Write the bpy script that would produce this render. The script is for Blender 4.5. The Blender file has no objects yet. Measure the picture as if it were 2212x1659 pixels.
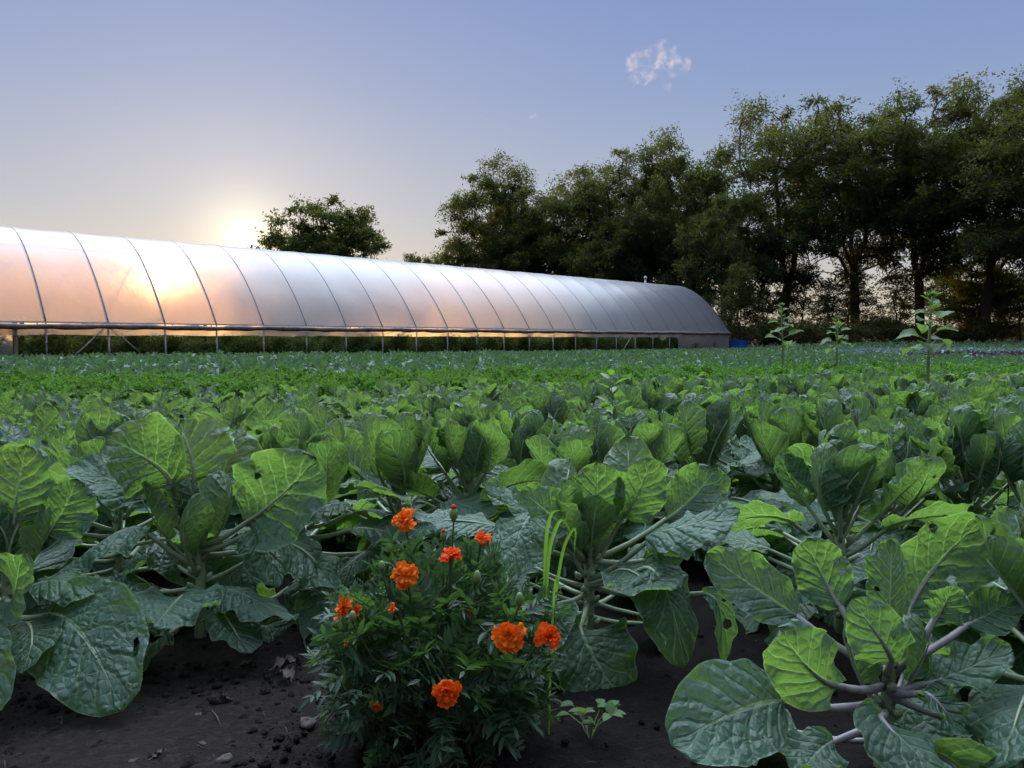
import bpy, math, random
import numpy as np
from mathutils import Vector, Matrix

R = math.radians
scene = bpy.context.scene
col = scene.collection

# ------------------------------------------------------------------ camera, sky, sun, exposure
CAM_H = 0.9
FPX = 1662.0                     # focal length in pixels of a 2212 px wide picture
PITCH = math.atan(95.5 / FPX)
cam_data = bpy.data.cameras.new('camera')
cam_data.sensor_width = 36.0
cam_data.lens = FPX / 2212.0 * 36.0
cam_data.clip_start = 0.05
cam_data.clip_end = 5000
cam = bpy.data.objects.new('camera', cam_data)
cam.location = (0, 0, CAM_H)
cam.rotation_euler = (R(90) - PITCH, 0, 0)
col.objects.link(cam)
scene.camera = cam

SUN_AZ, SUN_EL = R(-18.9), R(6.9)
SKY_STRENGTH = 0.15
SUN_STRENGTH = 2.8
SKY_GAIN = 0.86
SKY_FILL = 0.85  # strength of the fill glow added to the unseen sky
EXPOSURE = 0.34
SUN_DIR = Vector((math.sin(SUN_AZ) * math.cos(SUN_EL), math.cos(SUN_AZ) * math.cos(SUN_EL), math.sin(SUN_EL)))

world = bpy.data.worlds.new('World')
scene.world = world
world.use_nodes = True
wt = world.node_tree
for n_ in list(wt.nodes):
    wt.nodes.remove(n_)


def N(t, kind, **kw):
    n = t.nodes.new(kind)
    for k, v in kw.items():
        setattr(n, k, v)
    return n


def L(t, a, b):
    t.links.new(a, b)


def setin(n, **kw):
    for k, v in kw.items():
        n.inputs[k.replace('_', ' ')].default_value = v


def mathn(t, op, a, b=None, clamp=False):
    n = N(t, 'ShaderNodeMath', operation=op)
    n.use_clamp = clamp
    for i, v in enumerate((a, b)):
        if v is None:
            continue
        if isinstance(v, (int, float)):
            n.inputs[i].default_value = v
        else:
            L(t, v, n.inputs[i])
    return n.outputs[0]


def smooth(t, x, a, b):
    n = N(t, 'ShaderNodeMapRange', interpolation_type='SMOOTHSTEP')
    n.inputs['From Min'].default_value = a
    n.inputs['From Max'].default_value = b
    L(t, x, n.inputs['Value'])
    return n.outputs['Result']


def mixc(t, f, a, b, blend='MIX'):
    n = N(t, 'ShaderNodeMix', data_type='RGBA', blend_type=blend)
    for s, v in ((n.inputs[0], f), (n.inputs[6], a), (n.inputs[7], b)):
        if isinstance(v, (int, float)):
            s.default_value = v
        elif isinstance(v, tuple):
            s.default_value = (*v, 1) if len(v) == 3 else v
        else:
            L(t, v, s)
    return n.outputs[2]


def noise(t, vec, scale, detail=3.0, rough=0.5, dist=0.0):
    n = N(t, 'ShaderNodeTexNoise')
    setin(n, Scale=scale, Detail=detail, Roughness=rough, Distortion=dist)
    if vec is not None:
        L(t, vec, n.inputs['Vector'])
    return n.outputs['Fac']


def build_world():
    t = wt
    out = N(t, 'ShaderNodeOutputWorld')
    bg = N(t, 'ShaderNodeBackground')
    bg.inputs['Strength'].default_value = SKY_STRENGTH
    L(t, bg.outputs[0], out.inputs[0])
    sky = N(t, 'ShaderNodeTexSky')
    sky.sky_type = 'NISHITA'
    sky.sun_disc = False
    sky.sun_elevation = SUN_EL
    sky.sun_rotation = SUN_AZ
    sky.air_density = 1.0
    sky.dust_density = 1.6
    sky.ozone_density = 3.0
    tc = N(t, 'ShaderNodeTexCoord')
    d = N(t, 'ShaderNodeVectorMath', operation='NORMALIZE')
    L(t, tc.outputs['Generated'], d.inputs[0])

    def dot(v):
        n = N(t, 'ShaderNodeVectorMath', operation='DOT_PRODUCT')
        L(t, d.outputs[0], n.inputs[0])
        n.inputs[1].default_value = v
        return n.outputs['Value']
    ds = mathn(t, 'MAXIMUM', dot(SUN_DIR), 0.0)
    el = dot((0, 0, 1))
    # the evening air: lavender-blue overhead, cream towards the horizon
    rp = N(t, 'ShaderNodeValToRGB')
    L(t, el, rp.inputs[0])
    cr = rp.color_ramp
    stops = ((0.0, (0.70, 0.58, 0.45)), (0.06, (0.66, 0.61, 0.55)), (0.16, (0.44, 0.485, 0.59)), (0.30, (0.28, 0.362, 0.60)), (0.41, (0.218, 0.303, 0.59)), (0.80, (1.25, 1.5, 2.0)))  # top stop raised as added fill light from above the frame
    while len(cr.elements) < len(stops):
        cr.elements.new(0.5)
    for e, (p_, c_) in zip(cr.elements, stops):
        e.position = p_
        e.color = (*c_, 1)
    gain = N(t, 'ShaderNodeVectorMath', operation='SCALE')
    L(t, rp.outputs[0], gain.inputs[0])
    gain.inputs['Scale'].default_value = SKY_GAIN / SKY_STRENGTH
    # the physical sky, with its bright side held back so that it keeps its colour
    bw = N(t, 'ShaderNodeRGBToBW')
    L(t, sky.outputs[0], bw.inputs[0])
    k = mathn(t, 'DIVIDE', 1.0, mathn(t, 'ADD', 1.0, mathn(t, 'MULTIPLY', bw.outputs[0], 0.22)))
    held = N(t, 'ShaderNodeVectorMath', operation='SCALE')
    L(t, sky.outputs[0], held.inputs[0])
    L(t, k, held.inputs['Scale'])
    c = mixc(t, 0.25, gain.outputs[0], held.outputs[0])
    # aureole of bright air round the low sun
    for p_, col_ in ((5000.0, (4.5, 3.8, 2.6)), (700.0, (2.4, 1.85, 1.1)), (90.0, (0.75, 0.60, 0.38)), (9.0, (0.16, 0.10, 0.04))):
        c = mixc(t, 1.0, c, mixc(t, mathn(t, 'POWER', ds, p_), (0, 0, 0), col_), 'ADD')
    # fill glow added to the unseen sky above the picture, lighting the plants
    sky_fill = mathn(t, 'MULTIPLY', smooth(t, dot(Vector((-0.05, 0.66, 0.75)).normalized()), 0.70, 0.98), smooth(t, el, 0.43, 0.64))
    c = mixc(t, 1.0, c, mixc(t, sky_fill, (0, 0, 0), (SKY_FILL * 5.6 / SKY_STRENGTH, SKY_FILL * 6.3 / SKY_STRENGTH, SKY_FILL * 7.4 / SKY_STRENGTH)), 'ADD')
    # unseen low sky behind the camera, dimmed to deepen shade on facing leaves
    back = mathn(t, 'MULTIPLY', smooth(t, dot((0.25, -0.97, 0)), -0.1, 0.5), smooth(t, el, 0.85, 0.45))
    c = mixc(t, mathn(t, 'MULTIPLY', back, 0.6), c, (0.0, 0.0, 0.0))
    # sunset clouds standing in the eastern sky, behind and to the right of the camera
    east = smooth(t, dot(Vector((0.86, -0.5, 0.0)).normalized()), 0.35, 0.75)
    mp = N(t, 'ShaderNodeMapping')
    mp.inputs['Scale'].default_value = (1.0, 1.0, 2.2)
    L(t, d.outputs[0], mp.inputs['Vector'])
    cl = smooth(t, noise(t, mp.outputs[0], 3.4, 5.0, 0.55, 0.3), 0.5, 0.66)
    band = mathn(t, 'MULTIPLY', smooth(t, el, 0.02, 0.15), smooth(t, el, 0.75, 0.45))
    f = mathn(t, 'MULTIPLY', mathn(t, 'MULTIPLY', cl, east), band)
    c = mixc(t, f, c, (7.5, 4.4, 2.6))
    L(t, c, bg.inputs['Color'])


build_world()

sun_data = bpy.data.lights.new('sun', 'SUN')
sun_data.energy = SUN_STRENGTH
sun_data.angle = R(1.6)      # disc widened to soften the far hoops' shadows on the film
sun_data.color = (1.0, 0.62, 0.23)
sun = bpy.data.objects.new('sun', sun_data)
sun.rotation_euler = (-SUN_DIR).to_track_quat('-Z', 'Y').to_euler()
sun.location = (-30, 60, 40)
col.objects.link(sun)

scene.view_settings.view_transform = 'Standard'
scene.view_settings.look = 'None'
scene.view_settings.exposure = EXPOSURE
scene.view_settings.gamma = 1.0
scene.view_settings.use_curve_mapping = False
cy = scene.cycles
cy.use_denoising = True
cy.max_bounces = 8
cy.diffuse_bounces = 3
cy.glossy_bounces = 3
cy.transmission_bounces = 6
cy.transparent_max_bounces = 12
cy.sample_clamp_indirect = 6.0
cy.caustics_reflective = False
cy.caustics_refractive = False


# ------------------------------------------------------------------ helpers
def at(px, py, depth):
    """the point seen at (px, py) of the 2212 x 1659 photograph, at a forward distance in metres"""
    cx, cz = (px - 1106) / FPX, -(py - 829.5) / FPX
    c, s = math.cos(PITCH), math.sin(PITCH)
    y, z = c + s * cz, -s + c * cz
    k = depth / y
    return np.array((cx * k, depth, CAM_H + z * k))


def sstep(a, b, x):
    x = min(1.0, max(0.0, (x - a) / (b - a)))
    return x * x * (3 - 2 * x)


def ground_z(x, y):
    r = math.hypot(x, y)
    az = math.degrees(math.atan2(x, max(y, 1e-6)))
    z = 0.62 * sstep(38, 75, r) * sstep(14, 24, az)
    return z


ROW_AZ = R(75)
UD = np.array((math.sin(ROW_AZ), math.cos(ROW_AZ)))
VD = np.array((-math.cos(ROW_AZ), math.sin(ROW_AZ)))


class MB:
    """collects vertices, faces and one uv per vertex; builds ONE mesh"""

    def __init__(self):
        self.V, self.Q, self.T, self.U, self.MQ, self.MT, self.n = [], [], [], [], [], [], 0

    def add(self, V, quads=None, tris=None, uv=None, mat=0):
        V = np.asarray(V, float).reshape(-1, 3)
        self.V.append(V)
        self.U.append(np.zeros((len(V), 2)) if uv is None else np.asarray(uv, float))
        if quads is not None and len(quads):
            q = np.asarray(quads, int)
            self.Q.append(q + self.n)
            self.MQ.append(np.full(len(q), mat))
        if tris is not None and len(tris):
            q = np.asarray(tris, int)
            self.T.append(q + self.n)
            self.MT.append(np.full(len(q), mat))
        self.n += len(V)
        return self

    def tube(self, P, rad, seg=6, cap=True, uv=(0, .5), mat=0):
        P = np.asarray(P, float)
        n = len(P)
        rad = np.broadcast_to(np.asarray(rad, float), (n,))
        T = np.gradient(P, axis=0)
        T /= np.linalg.norm(T, axis=1)[:, None] + 1e-9
        ref = np.array((0, 0, 1.0)) if abs(T[0][2]) < 0.9 else np.array((1.0, 0, 0))
        a = np.arange(seg) * 2 * math.pi / seg
        V = np.zeros((n, seg, 3))
        side = np.cross(T[0], ref)
        for i in range(n):
            side = side - T[i] * side.dot(T[i])
            side /= np.linalg.norm(side) + 1e-9
            up = np.cross(side, T[i])
            V[i] = P[i] + rad[i] * (np.cos(a)[:, None] * side + np.sin(a)[:, None] * up)
        q = []
        for i in range(n - 1):
            for j in range(seg):
                k = (j + 1) % seg
                q.append((i * seg + j, i * seg + k, (i + 1) * seg + k, (i + 1) * seg + j))
        U = np.zeros((n * seg, 2))
        U[:, 0] = uv[0]
        U[:, 1] = uv[1]
        Vf = V.reshape(-1, 3)
        tr = []
        if cap:
            Vf = np.vstack([Vf, P[:1], P[-1:]])
            U = np.vstack([U, U[:2]])
            for j in range(seg):
                k = (j + 1) % seg
                tr.append((n * seg, k, j))
                tr.append((n * seg + 1, (n - 1) * seg + j, (n - 1) * seg + k))
        return self.add(Vf, q, tr, U, mat)

    def box(self, c, size, ax=None, mat=0):
        """box with centre c, size along the axes ax (3 rows)"""
        c = np.asarray(c, float)
        ax = np.eye(3) if ax is None else np.asarray(ax, float)
        s = np.asarray(size, float) / 2
        V = [c + ax[0] * s[0] * i + ax[1] * s[1] * j + ax[2] * s[2] * k for i in (-1, 1) for j in (-1, 1) for k in (-1, 1)]
        q = [(0, 1, 3, 2), (4, 6, 7, 5), (0, 4, 5, 1), (2, 3, 7, 6), (0, 2, 6, 4), (1, 5, 7, 3)]
        return self.add(V, q, mat=mat)

    def mesh(self, name, mats, smooth=True):
        me = bpy.data.meshes.new(name)
        V = np.vstack(self.V)
        U = np.vstack(self.U)
        Q = np.vstack(self.Q) if self.Q else np.zeros((0, 4), int)
        T = np.vstack(self.T) if self.T else np.zeros((0, 3), int)
        me.vertices.add(len(V))
        me.vertices.foreach_set('co', V.astype(np.float32).ravel())
        loops = np.concatenate([Q.ravel(), T.ravel()]).astype(np.int32)
        me.loops.add(len(loops))
        me.loops.foreach_set('vertex_index', loops)
        me.polygons.add(len(Q) + len(T))
        st = np.concatenate([np.arange(len(Q)) * 4, len(Q) * 4 + np.arange(len(T)) * 3]).astype(np.int32)
        me.polygons.foreach_set('loop_start', st)
        mi = np.concatenate([np.concatenate(self.MQ) if self.MQ else np.zeros(0), np.concatenate(self.MT) if self.MT else np.zeros(0)]).astype(np.int32)
        me.polygons.foreach_set('material_index', mi)
        me.polygons.foreach_set('use_smooth', np.full(len(Q) + len(T), smooth))
        uvl = me.uv_layers.new(name='UVMap')
        uvl.data.foreach_set('uv', U[loops].astype(np.float32).ravel())
        for m in (mats if isinstance(mats, (list, tuple)) else [mats]):
            me.materials.append(m)
        me.update(calc_edges=True)
        me.validate()
        return me

    def build(self, name, mats, parent=None, smooth=True):
        return obj(name, self.mesh(name, mats, smooth), parent)


def obj(name, me, parent=None):
    o = bpy.data.objects.new(name, me)
    col.objects.link(o)
    if parent is not None:
        o.parent = parent
    return o


def tag(o, label=None, cat=None, group=None, kind=None):
    if label:
        o['label'] = label
    if cat:
        o['category'] = cat
    if group:
        o['group'] = group
    if kind:
        o['kind'] = kind
    return o


def thing(name, label, cat, loc=(0, 0, 0), rz=0.0, group=None, sc=1.0):
    o = bpy.data.objects.new(name, None)
    o.empty_display_size = 0.1
    o.location = loc
    o.rotation_euler = (0, 0, rz)
    o.scale = (sc, sc, sc) if isinstance(sc, (int, float)) else sc
    col.objects.link(o)
    return tag(o, label, cat, group)


def grid_quads(nt, ns):
    i, j = np.meshgrid(np.arange(nt - 1), np.arange(ns - 1), indexing='ij')
    a = (i * ns + j).ravel()
    return np.stack([a, a + 1, a + ns + 1, a + ns], 1)


# ------------------------------------------------------------------ materials
def new_mat(name):
    m = bpy.data.materials.new(name)
    m.use_nodes = True
    t = m.node_tree
    for n in list(t.nodes):
        t.nodes.remove(n)
    return m, t, N(t, 'ShaderNodeOutputMaterial')


def principled(t, base, rough=0.6, spec=0.5, metal=0.0):
    p = N(t, 'ShaderNodeBsdfPrincipled')
    if isinstance(base, tuple):
        p.inputs['Base Color'].default_value = (*base, 1)
    else:
        L(t, base, p.inputs['Base Color'])
    if isinstance(rough, (int, float)):
        p.inputs['Roughness'].default_value = rough
    else:
        L(t, rough, p.inputs['Roughness'])
    p.inputs['Specular IOR Level'].default_value = spec
    p.inputs['Metallic'].default_value = metal
    return p


def simple_mat(name, c1, c2, scale=8.0, rough=0.6, spec=0.4, metal=0.0, bump=0.0):
    m, t, o = new_mat(name)
    tc = N(t, 'ShaderNodeTexCoord')
    f = noise(t, tc.outputs['Object'], scale, 5.0, 0.6)
    p = principled(t, mixc(t, smooth(t, f, 0.35, 0.65), c1, c2), rough, spec, metal)
    if bump:
        b = N(t, 'ShaderNodeBump')
        b.inputs['Strength'].default_value = bump
        b.inputs['Distance'].default_value = 0.01
        L(t, noise(t, tc.outputs['Object'], scale * 4, 4.0, 0.6), b.inputs['Height'])
        L(t, b.outputs[0], p.inputs['Normal'])
    L(t, p.outputs[0], o.inputs[0])
    return m


def brassica_mat(name, dark, light, under, vein, trans, nveins=6.0, slant=1.9, tw=0.42, rough=0.42, spec=0.5, quilt=0.6):
    """waxy cabbage-family leaf; uv = (along the midrib, across)"""
    m, t, o = new_mat(name)
    uv = N(t, 'ShaderNodeUVMap', uv_map='UVMap')
    tc = N(t, 'ShaderNodeTexCoord')
    oi = N(t, 'ShaderNodeObjectInfo')
    geo = N(t, 'ShaderNodeNewGeometry')
    sp = N(t, 'ShaderNodeSeparateXYZ')
    L(t, uv.outputs[0], sp.inputs[0])
    tt, uu = sp.outputs[0], sp.outputs[1]
    off = N(t, 'ShaderNodeVectorMath', operation='ADD')
    L(t, tc.outputs['Object'], off.inputs[0])
    comb = N(t, 'ShaderNodeCombineXYZ')
    L(t, mathn(t, 'MULTIPLY', oi.outputs['Random'], 37.0), comb.inputs[0])
    L(t, comb.outputs[0], off.inputs[1])
    ov = off.outputs[0]
    sgn = mathn(t, 'SUBTRACT', uu, 0.5)
    s = mathn(t, 'MULTIPLY', mathn(t, 'ABSOLUTE', sgn), 2.0)
    wob = mathn(t, 'MULTIPLY', mathn(t, 'SUBTRACT', noise(t, ov, 14.0, 2.0), 0.5), 0.9)
    q = mathn(t, 'SUBTRACT', mathn(t, 'MULTIPLY', tt, nveins), mathn(t, 'MULTIPLY', mathn(t, 'POWER', s, 0.8), slant))
    q = mathn(t, 'ADD', mathn(t, 'ADD', q, wob), mathn(t, 'MULTIPLY', mathn(t, 'SIGN', sgn), 0.22))
    fr = mathn(t, 'ABSOLUTE', mathn(t, 'SUBTRACT', mathn(t, 'FRACT', q), 0.5))      # 0 on a vein
    lat = smooth(t, fr, 0.075, 0.015)
    lat = mathn(t, 'MULTIPLY', lat, smooth(t, s, 1.0, 0.55))
    mid = smooth(t, mathn(t, 'DIVIDE', s, mathn(t, 'SUBTRACT', 1.12, tt)), 0.085, 0.03)
    vo = N(t, 'ShaderNodeTexVoronoi', feature='DISTANCE_TO_EDGE')
    vo.inputs['Scale'].default_value = 46.0
    L(t, ov, vo.inputs['Vector'])
    net = mathn(t, 'MULTIPLY', smooth(t, vo.outputs['Distance'], 0.09, 0.0), 0.10)
    rim = mathn(t, 'MULTIPLY', smooth(t, s, 0.945, 0.99), 0.7)
    veins = mathn(t, 'MAXIMUM', mathn(t, 'MAXIMUM', mathn(t, 'MAXIMUM', mid, rim), mathn(t, 'MULTIPLY', lat, 0.8)), net)
    n1 = smooth(t, noise(t, ov, 7.0, 4.0, 0.6), 0.3, 0.7)
    top = mixc(t, n1, dark, light)
    hsv = N(t, 'ShaderNodeHueSaturation')
    L(t, top, hsv.inputs['Color'])
    L(t, mathn(t, 'ADD', mathn(t, 'MULTIPLY', oi.outputs['Random'], 0.05), 0.472), hsv.inputs['Hue'])
    L(t, mathn(t, 'ADD', mathn(t, 'MULTIPLY', mathn(t, 'FRACT', mathn(t, 'MULTIPLY', oi.outputs['Random'], 7.3)), 0.5), 0.78), hsv.inputs['Value'])
    bc = mixc(t, geo.outputs['Backfacing'], hsv.outputs[0], under)
    bc = mixc(t, mathn(t, 'MULTIPLY', veins, 0.72), bc, vein)
    bloom = mathn(t, 'MULTIPLY', smooth(t, noise(t, ov, 11.0, 5.0, 0.7), 0.42, 0.75), 0.3)
    bc = mixc(t, bloom, bc, (0.13, 0.195, 0.145))
    yel = mathn(t, 'MULTIPLY', smooth(t, noise(t, ov, 4.0, 3.0, 0.6), 0.66, 0.78), 0.35)
    bc = mixc(t, yel, bc, (0.20, 0.21, 0.05))
    # old chewed-brown flecks
    fleck = mathn(t, 'MULTIPLY', smooth(t, noise(t, ov, 55.0, 2.0), 0.72, 0.78), 0.5)
    bc = mixc(t, fleck, bc, (0.12, 0.09, 0.05))
    rg = mathn(t, 'ADD', mathn(t, 'MULTIPLY', n1, 0.12), rough)
    p = principled(t, bc, rg, spec)
    b = N(t, 'ShaderNodeBump')
    b.inputs['Strength'].default_value = quilt
    b.inputs['Distance'].default_value = 0.018
    hgt = mathn(t, 'ADD', mathn(t, 'MULTIPLY', mathn(t, 'MINIMUM', fr, 0.25), 1.6), mathn(t, 'MULTIPLY', vo.outputs['Distance'], 0.9))
    hgt = mathn(t, 'ADD', hgt, mathn(t, 'MULTIPLY', noise(t, ov, 26.0, 3.0), 0.35))
    hgt = mathn(t, 'SUBTRACT', hgt, mathn(t, 'MULTIPLY', mid, 0.3))
    L(t, hgt, b.inputs['Height'])
    L(t, b.outputs[0], p.inputs['Normal'])
    tr = N(t, 'ShaderNodeBsdfTranslucent')
    L(t, mixc(t, veins, trans, tuple(min(1, x * 1.7 + 0.05) for x in trans)), tr.inputs['Color'])
    L(t, b.outputs[0], tr.inputs['Normal'])
    mx = N(t, 'ShaderNodeMixShader')
    mx.inputs[0].default_value = tw
    L(t, p.outputs[0], mx.inputs[1])
    L(t, tr.outputs[0], mx.inputs[2])
    L(t, mx.outputs[0], o.inputs[0])
    return m


def foliage_mat(name, c1, c2, trans, scale=0.35, tw=0.35, rough=0.6, spec=0.3):
    m, t, o = new_mat(name)
    tc = N(t, 'ShaderNodeTexCoord')
    oi = N(t, 'ShaderNodeObjectInfo')
    geo = N(t, 'ShaderNodeNewGeometry')
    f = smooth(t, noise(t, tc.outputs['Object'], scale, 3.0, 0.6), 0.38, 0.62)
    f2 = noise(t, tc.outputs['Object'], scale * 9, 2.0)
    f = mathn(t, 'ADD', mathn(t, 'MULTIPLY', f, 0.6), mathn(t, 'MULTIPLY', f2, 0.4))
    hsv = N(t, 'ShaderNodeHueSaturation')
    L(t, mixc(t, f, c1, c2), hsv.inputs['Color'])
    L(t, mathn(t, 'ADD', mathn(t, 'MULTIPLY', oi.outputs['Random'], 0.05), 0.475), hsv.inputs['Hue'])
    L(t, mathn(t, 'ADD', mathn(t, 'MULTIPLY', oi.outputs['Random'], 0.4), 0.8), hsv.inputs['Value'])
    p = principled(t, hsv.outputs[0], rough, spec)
    tr = N(t, 'ShaderNodeBsdfTranslucent')
    tr.inputs['Color'].default_value = (*trans, 1)
    mx = N(t, 'ShaderNodeMixShader')
    mx.inputs[0].default_value = tw
    L(t, p.outputs[0], mx.inputs[1])
    L(t, tr.outputs[0], mx.inputs[2])
    L(t, mx.outputs[0], o.inputs[0])
    return m


FLAT = 0.08
GLOSS = 0.34


def film_mat(name, clear=0.02, glossy=0.04, narrow=0.016, wide=0.46, ior_n=0.80, rough_n=0.33, ior_w=0.60, rough_w=1.0, albedo=0.36):
    m, t, o = new_mat(name)
    tc = N(t, 'ShaderNodeTexCoord')
    n1 = noise(t, tc.outputs['Object'], 0.8, 4.0, 0.6)
    n2 = noise(t, tc.outputs['Object'], 6.0, 4.0, 0.65)
    b = N(t, 'ShaderNodeBump')
    b.inputs['Strength'].default_value = 0.35
    b.inputs['Distance'].default_value = 0.06
    L(t, mathn(t, 'ADD', n1, mathn(t, 'MULTIPLY', n2, 0.12)), b.inputs['Height'])
    tp = N(t, 'ShaderNodeBsdfTransparent')
    tp.inputs[0].default_value = (0.95, 0.94, 0.92, 1)

    # shading normal flattened to place the sun's glow on the film
    flat = N(t, 'ShaderNodeVectorMath', operation='MULTIPLY')
    L(t, b.outputs[0], flat.inputs[0])
    flat.inputs[1].default_value = (1.0, 1.0, FLAT)
    fnorm = N(t, 'ShaderNodeVectorMath', operation='NORMALIZE')
    L(t, flat.outputs[0], fnorm.inputs[0])

    def refraction(ior, rough, colr, nrm):
        rf = N(t, 'ShaderNodeBsdfRefraction')
        rf.inputs['Color'].default_value = (*colr, 1)
        rf.inputs['IOR'].default_value = ior
        rf.inputs['Roughness'].default_value = rough
        L(t, nrm, rf.inputs['Normal'])
        return rf.outputs[0]
    tl = N(t, 'ShaderNodeBsdfTranslucent')
    tl.inputs[0].default_value = (0.72, 0.79, 0.92, 1)
    df = N(t, 'ShaderNodeBsdfDiffuse')
    L(t, mixc(t, smooth(t, n2, 0.3, 0.7), (albedo * 0.82, albedo * 0.90, albedo * 1.08), (albedo * 0.98, albedo * 1.06, albedo * 1.25)), df.inputs[0])
    gl = N(t, 'ShaderNodeBsdfGlossy')
    gl.inputs['Roughness'].default_value = 0.3
    L(t, b.outputs[0], gl.inputs['Normal'])

    def mix(f, a, c):
        mx = N(t, 'ShaderNodeMixShader')
        if isinstance(f, (int, float)):
            mx.inputs[0].default_value = f
        else:
            L(t, f, mx.inputs[0])
        L(t, a, mx.inputs[1])
        L(t, c, mx.inputs[2])
        return mx.outputs[0]
    s = mix(0.5, tl.outputs[0], df.outputs[0])
    w2 = mix(0.5, refraction(ior_w, rough_w, (1.0, 0.60, 0.22), b.outputs[0]), refraction(1.45, 0.75, (0.95, 0.92, 0.9), b.outputs[0]))
    s = mix(wide / (1 - clear - narrow), s, w2)
    s = mix(narrow / (1 - clear), s, refraction(ior_n, rough_n, (0.95, 0.93, 0.85), fnorm.outputs[0]))
    s = mix(clear, s, tp.outputs[0])
    lw = N(t, 'ShaderNodeLayerWeight')
    lw.inputs['Blend'].default_value = 0.5
    g = mathn(t, 'ADD', mathn(t, 'MULTIPLY', mathn(t, 'POWER', lw.outputs['Facing'], 2.2), GLOSS), glossy, clamp=True)
    s = mix(g, s, gl.outputs[0])
    L(t, s, o.inputs[0])
    return m


def soil_mat():
    m, t, o = new_mat('soil')
    tc = N(t, 'ShaderNodeTexCoord')
    v = tc.outputs['Object']
    a = noise(t, v, 1.3, 6.0, 0.6)
    b_ = noise(t, v, 38.0, 6.0, 0.7)
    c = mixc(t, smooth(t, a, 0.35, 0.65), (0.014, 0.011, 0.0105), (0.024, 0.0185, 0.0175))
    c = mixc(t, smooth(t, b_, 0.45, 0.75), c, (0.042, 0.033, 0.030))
    # leaf shade painted into the soil colour everywhere but the open strip
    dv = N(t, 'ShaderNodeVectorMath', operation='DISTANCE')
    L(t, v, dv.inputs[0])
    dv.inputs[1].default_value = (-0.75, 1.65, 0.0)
    dry = smooth(t, mathn(t, 'ADD', dv.outputs['Value'], mathn(t, 'MULTIPLY', noise(t, v, 2.5, 4.0), 0.9)), 1.55, 0.75)  # mask of the open strip, kept free of the painted shade
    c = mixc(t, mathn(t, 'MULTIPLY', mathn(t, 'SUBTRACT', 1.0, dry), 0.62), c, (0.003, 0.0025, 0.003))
    p = principled(t, c, 0.95, 0.12)
    bp = N(t, 'ShaderNodeBump')
    bp.inputs['Strength'].default_value = 1.0
    bp.inputs['Distance'].default_value = 0.035
    h = mathn(t, 'ADD', mathn(t, 'MULTIPLY', noise(t, v, 20.0, 7.0, 0.65), 0.7), mathn(t, 'MULTIPLY', noise(t, v, 110.0, 4.0, 0.7), 0.3))
    L(t, h, bp.inputs['Height'])
    L(t, bp.outputs[0], p.inputs['Normal'])
    L(t, p.outputs[0], o.inputs[0])
    return m


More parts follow.
